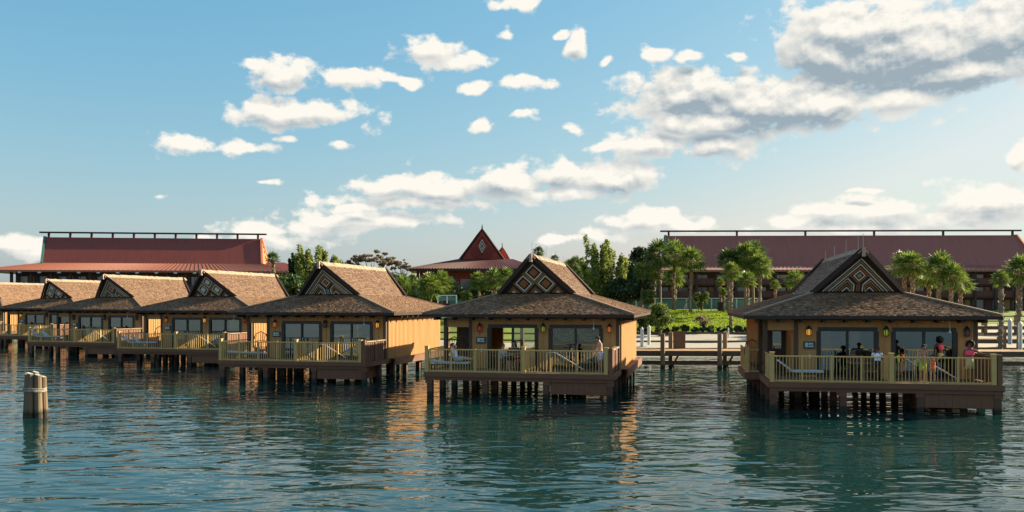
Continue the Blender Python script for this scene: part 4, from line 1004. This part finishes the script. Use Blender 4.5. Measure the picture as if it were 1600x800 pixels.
# grass on the bank
rg = np.random.default_rng(4); n = 26000
gx_ = rg.uniform(8, 30, n); gy_ = rg.uniform(87.5, 108, n); ok = gx_ > X_at(985, 87); gx_, gy_ = gx_[ok], gy_[ok]; n = len(gx_)
gz_ = hgt(gx_, gy_)-.02; a = rg.uniform(0, 6.28, n); hh = rg.uniform(.05, .13, n); lx = rg.normal(0, .05, n); ly = rg.normal(0, .05, n)
c = np.stack([gx_, gy_, gz_], 1); s_ = np.stack([np.cos(a), np.sin(a), 0*a], 1)*.035
v = np.stack([c-s_*2, c+s_*2, c+s_*.6+np.stack([lx, ly, hh], 1), c-s_*.6+np.stack([lx, ly, hh], 1)], 1).reshape(-1, 3)
o = link('grass', npmesh('grass', v, np.arange(4*n).reshape(-1, 4), 'grass_blade')); o['kind'] = 'stuff'

# ------------------------------------------------------------------ deck furniture
def at_px(b, px, ly):
    X0, Y0, th = POSE[b]; c, s = math.cos(th), math.sin(th); m = (px-800)/F
    lx = (m*(Y0+c*ly)+s*ly-X0)/(c-m*s); return lx, ly
def place(b, px, ly, dz=0.0):
    lx, ly = at_px(b, px, ly); return bw(b, lx, ly, HD+.002+dz)
def chaise(b, px, ly, rz, back, label, grp='sun loungers on the bungalow decks'):
    t = empty('sun_lounger', place(b, px, ly), POSE[b][2]+rz, label, 'sun lounger', grp)
    for y in (-.30, .30): part('side_rail', 'chr', lambda q: q.box(-.95, .95, y-.03, y+.03, .28, .35), 'wicker', t)
    for x in (-.85, .85):
        for y in (-.30, .30): part('leg', 'chl', lambda q: q.box(-.03, .03, -.03, .03, 0, .28), 'wicker', t, (x, y, 0))
    for k in range(9): part('slat', 'chs', lambda q: q.box(-.05, .05, -.29, .29, .35, .37), 'wicker', t, (-.3+.14*k, 0, 0))
    def cush(q):
        for k in range(4): q.box(-.30+.31*k, -.30+.31*k+.30, -.28, .28, .372, .44)
    o = part('seat_cushion', 'chc', lambda q: q.box(-.30, .93, -.28, .28, .372, .44), 'cushion', t)
    for k in range(6): part('welt', 'chw', lambda q: q.box(-.012, .012, -.282, .282, .44, .446), 'white_paint', o, (-.2+.2*k, 0, 0))
    part('back_cushion', 'chb', lambda q: q.box(-.72, 0, -.28, .28, 0, .07), 'cushion', t, (-.31, 0, .375), (0, R(back), 0))
    return t
def table(b, px, ly, label):
    t = empty('round_table', place(b, px, ly), 0, label, 'table', 'round deck tables')
    part('table_top', 'ttop', lambda q: q.tube([(0, 0, .71), (0, 0, .745)], .52, 20), 'wicker', t)
    for k in range(4): part('leg', 'tleg', lambda q: q.beam((.40, 0, 0), (.25, 0, .71), .05, .05), 'wicker', t, None, (0, 0, k*math.pi/2+.4))
    return t
def chair(b, px, ly, rz, label, m='wicker'):
    t = empty('deck_chair', place(b, px, ly), POSE[b][2]+rz, label, 'chair', 'chairs on the bungalow decks')
    part('seat', 'cseat', lambda q: q.box(-.24, .24, -.24, .24, .40, .45), m, t)
    for x in (-.21, .21):
        for y in (-.21, .21): part('leg', 'cleg', lambda q: q.box(-.022, .022, -.022, .022, 0, .40), m, t, (x, y, 0))
    bk = part('backrest', 'cback', lambda q: q.tube([(-.22, 0, 0), (-.22, .03, .42), (-.1, .04, .50), (.1, .04, .50), (.22, .03, .42), (.22, 0, 0)], .022, 6), m, t, (0, .22, .45))
    for k in range(5): part('slat', 'cslat', lambda q: q.box(-.012, .012, .015, .035, 0, .48), m, bk, (-.14+.07*k, 0, 0))
    return t
def arch_chair(b, px, ly, rz, label):
    t = empty('arch_back_chair', place(b, px, ly), POSE[b][2]+rz, label, 'chair', 'arched rattan chairs in the porches')
    part('seat', 'aseat', lambda q: q.tube([(0, 0, .36), (0, 0, .44)], .33, 14), 'wicker', t)
    part('base', 'abase', lambda q: q.tube([(0, 0, 0), (0, 0, .2), (0, 0, .36)], [.26, .17, .26], 12), 'wicker', t)
    bk = part('backrest', 'aback', lambda q: q.tube([(-.33, .25, .40), (-.44, .30, .95), (-.30, .33, 1.35), (0, .34, 1.5), (.30, .33, 1.35), (.44, .30, .95), (.33, .25, .40)], .03, 6), 'wicker', t)
    for k in range(7): part('slat', f'aslat{k}', lambda q: q.beam((-.24+.08*k, .27, .42), (-.36+.12*k, .33, 1.02+.40*math.cos((k-3)/3*1.1)), .02, .02), 'wicker', bk)
    part('hoop', 'ahoop', lambda q: q.tube([(-.40, .30, .85), (-.2, .31, .95), (0, .31, .98), (.2, .31, .95), (.40, .30, .85)], .02, 6), 'wicker', bk)
    return t
chaise(1, 1249, -1.55, 0, 38, 'sun lounger with raised back behind the railing of the rightmost bungalow')
chaise(2, 704, -1.5, 0, 6, 'flat pale sun lounger carrying the reclining person')
chaise(3, 385, -1.3, R(8), 4, 'flat pale sun lounger on the deck of the yellow side walled bungalow')
chaise(4, 210, -1.5, R(24), 42, 'raised lounger at the left deck end, outer of two side by side')
chaise(4, 224, -1.2, R(24), 42, 'raised lounger of the pair, the one nearer the porch')
chaise(5, 66, -1.4, R(14), 40, 'raised lounger behind the railing third from left, left of two')
chaise(5, 80, -1.2, R(14), 40, 'raised lounger behind the railing third from left, right of two')
table(1, 1345, -.9, 'round table in front of the left glass door of the rightmost bungalow')
chair(1, 1333, -.5, R(180), 'dark chair at the table of the rightmost bungalow, under the dark haired sitter')
chair(1, 1360, -1.5, R(0), 'dark empty chair with its back to the railing at the rightmost bungalow')
table(2, 800, -.7, 'round table with food in front of the green windowed glass door')
chair(2, 785, -.9, R(90), 'chair under the person in grey beside the round table')
chair(2, 815, -.9, R(-90), 'chair under the person in red beside the round table')
chair(2, 800, -.1, R(180), 'chair under the dark haired person in green behind the table')
arch_chair(3, 406, 1.3, R(20), 'arched chair against golden boards in the porch left of the yellow side wall')
arch_chair(4, 249, 1.3, R(20), 'arched chair in the porch of the bungalow with three pale diamonds')
arch_chair(2, 709, 1.5, R(10), 'left arched chair in the see through porch of the diamond gabled bungalow')
arch_chair(2, 719, 1.9, R(-10), 'right arched chair in the see through porch of the diamond gabled bungalow')
arch_chair(5, 103, 1.3, R(15), 'arched chair in the porch of the bungalow third from left')
arch_chair(1, 1181, 3.4, R(30), 'arched chair on the side landing left of the rightmost bungalow')
bl = empty('food_bowl', place(2, 799, -.75, .746), 0, 'pale bowl of food on the round table', 'bowl')
part('bowl', 'bowl', lambda q: q.tube([(0, 0, 0), (0, 0, .03), (0, 0, .08)], [.07, .12, .16], 12), 'white_paint', bl); part('food', 'food', lambda q: q.ball((0, 0, .08), (.13, .13, .05), 10, 6), 'leaf_light', bl)

# ------------------------------------------------------------------ people
def person(label, loc, yaw, H, skin, hair, pose, clothes, hairstyle='short'):
    """one continuous skinned body posed by direction vectors; hair and clothes are its children. Faces -Y."""
    k = H/1.75; t = empty('person', loc, yaw, label, 'person', None)
    V_ = []; E_ = []; Rr = []
    def jv(p, r, parent=None):
        V_.append(Vector(p)); Rr.append(r*k)
        if parent is not None: E_.append((parent, len(V_)-1))
        return len(V_)-1
    def dirn(v): return Vector(v).normalized()
    sp = dirn(pose.get('spine', (0, 0, 1))); hd = dirn(pose.get('head', (0, 0, 1))); z0 = pose.get('pelvis', .93*k)
    side = Vector((1, 0, 0)); side = (side-sp*side.dot(sp)).normalized() if abs(sp.x) < .9 else Vector((0, 1, 0))
    side = Vector(pose['side']) if 'side' in pose else side
    fwd = sp.cross(side)*-1 if 'fwd' not in pose else Vector(pose['fwd'])
    fwd = side.cross(sp)*-1 if False else fwd
    P0 = Vector((0, 0, z0)); pel = jv(P0, .135)
    wa = jv(P0+sp*.14*k, .115, pel); ch = jv(P0+sp*.36*k, .135, wa); nk = jv(P0+sp*.50*k, .058, ch)
    jaw = jv(V_[nk]+hd*.09*k, .066, nk); hc = jv(V_[nk]+hd*.17*k, .098, jaw); top = jv(V_[nk]+hd*.245*k, .075, hc)
    face = Vector(pose.get('face', (0, -1, 0))); face = (face-hd*face.dot(hd)).normalized(); es = hd.cross(face)
    jv(V_[hc]-hd*.012*k+face*.118*k, .014, hc)
    for s in (-1, 1): jv(V_[hc]+es*s*.105*k, .016, hc)
    J = {}
    for s, nm in ((-1, 'r'), (1, 'l')):
        ua, fa = map(dirn, pose['arm_'+nm]); sh = jv(V_[ch]+side*s*.185*k+sp*.08*k, .062, ch)
        eb = jv(V_[sh]+ua*.285*k, .043, sh); wr = jv(V_[eb]+fa*.245*k, .029, eb); pm = jv(V_[wr]+fa*.06*k, .036, wr)
        lat = fa.cross(Vector((0, -1, .2))); lat = lat.normalized() if lat.length > .1 else Vector((1, 0, 0)); curl = fa.cross(lat)
        for q, l_ in zip((-1.5, -.5, .5, 1.5), (.075, .085, .082, .065)):
            a_ = jv(V_[pm]+fa*.03*k+lat*q*.019*k, .011, pm); b2 = jv(V_[a_]+(fa+curl*.25)*l_*.5*k, .009, a_); jv(V_[b2]+(fa*.8+curl*.6)*l_*.5*k, .0075, b2)
        th_ = jv(V_[wr]+fa*.035*k+lat*-.04*k, .012, wr); jv(V_[th_]+(fa*.8-lat*.5+curl*.4)*.05*k, .009, th_)
        J['sh'+nm], J['el'+nm], J['wr'+nm] = V_[sh], V_[eb], V_[wr]
        tg, sg = map(dirn, pose['leg_'+nm]); hp = jv(P0+side*s*.095*k-sp*.03*k, .088, pel)
        kn = jv(V_[hp]+tg*.42*k, .056, hp); an = jv(V_[kn]+sg*.42*k, .038, kn); fd = dirn(pose.get('foot', (0, -1, -.25)))
        jv(V_[an]+fd*.15*k+Vector((0, 0, -.01)), .036, an)
        J['hp'+nm], J['kn'+nm], J['an'+nm] = V_[hp], V_[kn], V_[an]
    me = bpy.data.meshes.new('body'); me.from_pydata([tuple(p) for p in V_], E_, []); ob = bpy.data.objects.new('body', me); C.objects.link(ob)
    md = ob.modifiers.new('skin', 'SKIN'); md.use_smooth_shade = True
    for sv_, r in zip(me.skin_vertices[0].data, Rr): sv_.radius = (r, r)
    me.skin_vertices[0].data[0].use_root = True
    ob.modifiers.new('sub', 'SUBSURF').levels = 1
    dg = bpy.context.evaluated_depsgraph_get(); m2 = bpy.data.meshes.new_from_object(ob.evaluated_get(dg)); bpy.data.objects.remove(ob)
    m2.name = 'body'; m2.materials.clear(); m2.materials.append(MATS[skin]); m2.polygons.foreach_set('use_smooth', [True]*len(m2.polygons))
    bd = link('body', m2, t)
    h0 = V_[hc]
    b = MB(); [b.ball(tuple(h0+face*.094*k+es*s*.034*k+hd*.012*k), .013*k, 6, 4) for s in (-1, 1)]; 
    for s in (-1, 1): e_ = MB(); e_.ball(tuple(h0+face*.094*k+es*s*.034*k+hd*.012*k), .014*k, 6, 4); link('eye', e_.mesh('eye', 'eye_dark'), t)
    e_ = MB(); e_.ball(tuple(h0+face*.088*k-hd*.062*k), (.028*k, .012*k, .010*k), 6, 4); link('mouth', e_.mesh('mouth', 'lips'), t)
    # hair: shell of many short tufts over the skull, the face left free
    b = MB(); rg = random.Random(int(H*1000)+len(label)); rr = {'short': .100, 'curly': .108, 'long': .102}[hairstyle]*k
    for i in range(170 if hairstyle == 'curly' else 120):
        v_ = Vector((rg.gauss(0, 1), rg.gauss(0, 1), rg.gauss(0, 1))).normalized()
        if v_.dot(face) > .30+.35*max(0, v_.dot(hd)) or v_.dot(hd) < -.35-(.35 if hairstyle != 'short' else 0): continue
        g_ = .045*k if hairstyle == 'curly' else .030*k
        b.ball(tuple(h0+hd*.02*k+v_*(rr+(rg.uniform(0, .045)*k if hairstyle == 'curly' else 0))), (g_, g_, g_), 6, 4)
    if hairstyle == 'long':
        for q in range(7): b.tube([h0+es*(q-3)*.03*k-face*.07*k+hd*.02*k, h0+es*(q-3)*.035*k-face*.12*k-hd*.14*k, h0+es*(q-3)*.03*k-face*.10*k-hd*.30*k], [.035*k, .035*k, .012*k], 6)
    o = link('hair', b.mesh('hair', hair, True), t)
    for kind, m_ in clothes:
        b = MB(); m_ = 'cloth_'+m_
        if kind in ('shirt', 'top', 'swimsuit'):
            lo = {'shirt': -.06, 'top': .22, 'swimsuit': -.10}[kind]; hi = {'shirt': .475, 'top': .42, 'swimsuit': .40}[kind]
            n_ = 7; pts = [P0+sp*(lo+(hi-lo)*i/(n_-1))*k for i in range(n_)]
            def rad_(u): return (np.interp(u, [-.1, .14, .36, .44, .48], [.168, .15, .185, .16, .085])*k, np.interp(u, [-.1, .14, .36, .44, .48], [.142, .128, .15, .125, .08])*k)
            b.tube(pts, [rad_(lo+(hi-lo)*i/(n_-1)) for i in range(n_)], 14)
            if kind == 'shirt':
                for nm in 'rl': b.tube([J['sh'+nm]+(V_[ch]-J['sh'+nm])*.25, J['sh'+nm], J['sh'+nm].lerp(J['el'+nm], .75)], [.085*k, .08*k, .068*k], 10)
            if kind == 'top' or kind == 'swimsuit':
                for nm in 'rl': b.tube([P0+sp*(hi-.02)*k+(J['sh'+nm]-V_[ch])*.55+face*.09*k, V_[nk]+(J['sh'+nm]-V_[ch])*.55+sp*.01*k, P0+sp*(hi-.02)*k+(J['sh'+nm]-V_[ch])*.55-face*.09*k], .018*k, 6)
        elif kind in ('shorts', 'trousers'):
            b.tube([P0-sp*.10*k, P0, P0+sp*.10*k], [(.172*k, .14*k), (.175*k, .148*k), (.15*k, .13*k)], 14)
            for nm in 'rl':
                if kind == 'shorts': b.tube([J['hp'+nm], J['hp'+nm].lerp(J['kn'+nm], .5), J['hp'+nm].lerp(J['kn'+nm], .82)], [.10*k, .098*k, .095*k], 10)
                else: b.tube([J['hp'+nm], J['kn'+nm], J['kn'+nm].lerp(J['an'+nm], .95)], [.102*k, .072*k, .058*k], 10)
        elif kind == 'skirt':
            b.tube([P0+sp*.08*k, P0-Vector((0, 0, .10*k)), P0-Vector((0, 0, .34*k))], [(.15*k, .13*k), (.18*k, .155*k), (.22*k, .19*k)], 16)
        nm_ = {'top': 'cropped_top'}.get(kind, kind)
        link(nm_, b.mesh(nm_, m_, True), t)
    return t
DOWN = ((.12, 0, -1), (.05, -.15, -1)); DOWNR = ((-.12, 0, -1), (-.05, -.15, -1))
STAND = dict(leg_r=((-.03, 0, -1), (0, .02, -1)), leg_l=((.03, 0, -1), (0, .02, -1)))
def yaw(b, a): return POSE[b][2]+R(a)
person('woman in bright pink top with big curly hair resting one arm on the deck rail', place(1, 1515, -1.35), yaw(1, -8), 1.70, 'skin_dark', 'hair_black',
       dict(STAND, arm_r=DOWNR, arm_l=((.80, -.25, -.50), (.93, -.30, -.05)), head=(.05, -.08, 1)), (('top', 'pink'), ('skirt', 'khaki')), 'curly')
person('bare chested person in lime green shorts looking down beside the child in coral', place(1, 1442, -1.55), yaw(1, 35), 1.58, 'skin_mid', 'hair_black',
       dict(STAND, arm_r=((-.15, -.25, -1), (.1, -.9, -.5)), arm_l=((.15, -.2, -1), (-.1, -.8, -.7)), head=(0, -.35, 1), face=(0, -1, -.4)), (('shorts', 'lime'),))
person('small child in coral swimsuit holding the rail next to the lime shorts', place(1, 1457, -1.75), yaw(1, -20), 1.16, 'skin_mid', 'hair_black',
       dict(STAND, arm_r=((-.2, -.7, -.3), (0, -.8, .3)), arm_l=((.4, -.5, .3), (.1, -.6, .7))), (('swimsuit', 'coral'),), 'long')
person('boy in white shirt standing with his back to the railing at the table', place(1, 1371, -1.25), yaw(1, 172), 1.45, 'skin_dark', 'hair_brown',
       dict(STAND, spine=(0, -.18, 1), arm_r=((-.2, -.5, -.8), (.1, -.9, -.2)), arm_l=((.2, -.5, -.8), (-.1, -.9, -.2)), head=(0, -.3, 1)), (('shirt', 'white'), ('trousers', 'charcoal')))
SIT = dict(pelvis=.53, leg_r=((-.1, -1, -.05), (0, -.05, -1)), leg_l=((.1, -1, -.05), (0, -.05, -1)))
person('dark haired person in navy seated before the left glass door, facing the table', place(1, 1334, -.45), yaw(1, -12), 1.72, 'skin_dark', 'hair_black',
       dict(SIT, arm_r=((-.2, -.4, -.9), (.2, -.95, .1)), arm_l=((.2, -.4, -.9), (-.2, -.95, .1))), (('shirt', 'navy'), ('trousers', 'charcoal')))
person('person in white shirt sitting up on the flat lounger with legs stretched out', place(2, 713, -1.5, .0), yaw(2, 90), 1.66, 'skin_light', 'hair_brown',
       dict(pelvis=.60, spine=(0, .35, .94), leg_r=((-.03, -1, .06), (0, -1, -.05)), leg_l=((.05, -1, .18), (0, -1, -.2)), arm_r=((-.2, .25, -.9), (0, -.7, -.5)), arm_l=((.2, .25, -.9), (0, -.7, -.5)), head=(0, .1, 1), foot=(0, -.3, 1)), (('shirt', 'white'), ('shorts', 'grey')))
person('person in grey top seated at the left of the round food table', place(2, 784, -.9), yaw(2, 75), 1.72, 'skin_light', 'hair_brown',
       dict(SIT, spine=(0, -.12, 1), arm_r=((-.1, -.5, -.8), (0, -.95, .1)), arm_l=((.1, -.5, -.8), (0, -.95, .1))), (('shirt', 'grey'), ('shorts', 'navy')))
person('long dark haired person in dark green seated behind the food table', place(2, 803, -.05), yaw(2, 5), 1.78, 'skin_mid', 'hair_black',
       dict(SIT, pelvis=.58, arm_r=((-.3, -.4, -.8), (.3, -.9, .1)), arm_l=((.3, -.4, -.8), (-.3, -.9, .1))), (('shirt', 'green'), ('trousers', 'charcoal')), 'long')
person('child in red seated at the right of the food table', place(2, 814, -.9), yaw(2, -80), 1.25, 'skin_light', 'hair_brown',
       dict(SIT, pelvis=.53, arm_r=((-.2, -.5, -.8), (.1, -.9, .1)), arm_l=((.2, -.5, -.8), (-.1, -.9, .1))), (('shirt', 'red'), ('shorts', 'red')))
person('bare chested man in pale blue shorts looking down by the right privacy panel', place(2, 938, -1.2), yaw(2, -58), 1.74, 'skin_light', 'hair_black',
       dict(STAND, spine=(0, -.10, 1), arm_r=((-.12, -.2, -1), (.05, -.6, -.9)), arm_l=((.12, -.2, -1), (-.05, -.6, -.9)), head=(0, -.55, 1), face=(0, -1, -.6)), (('shorts', 'pale_blue'),))
person('dark haired child in navy behind the white pool handrail', place(2, 892, -.7), yaw(2, 30), 1.18, 'skin_mid', 'hair_black',
       dict(STAND, arm_r=DOWNR, arm_l=DOWN, head=(0, -.2, 1)), (('shirt', 'navy'), ('shorts', 'charcoal')))
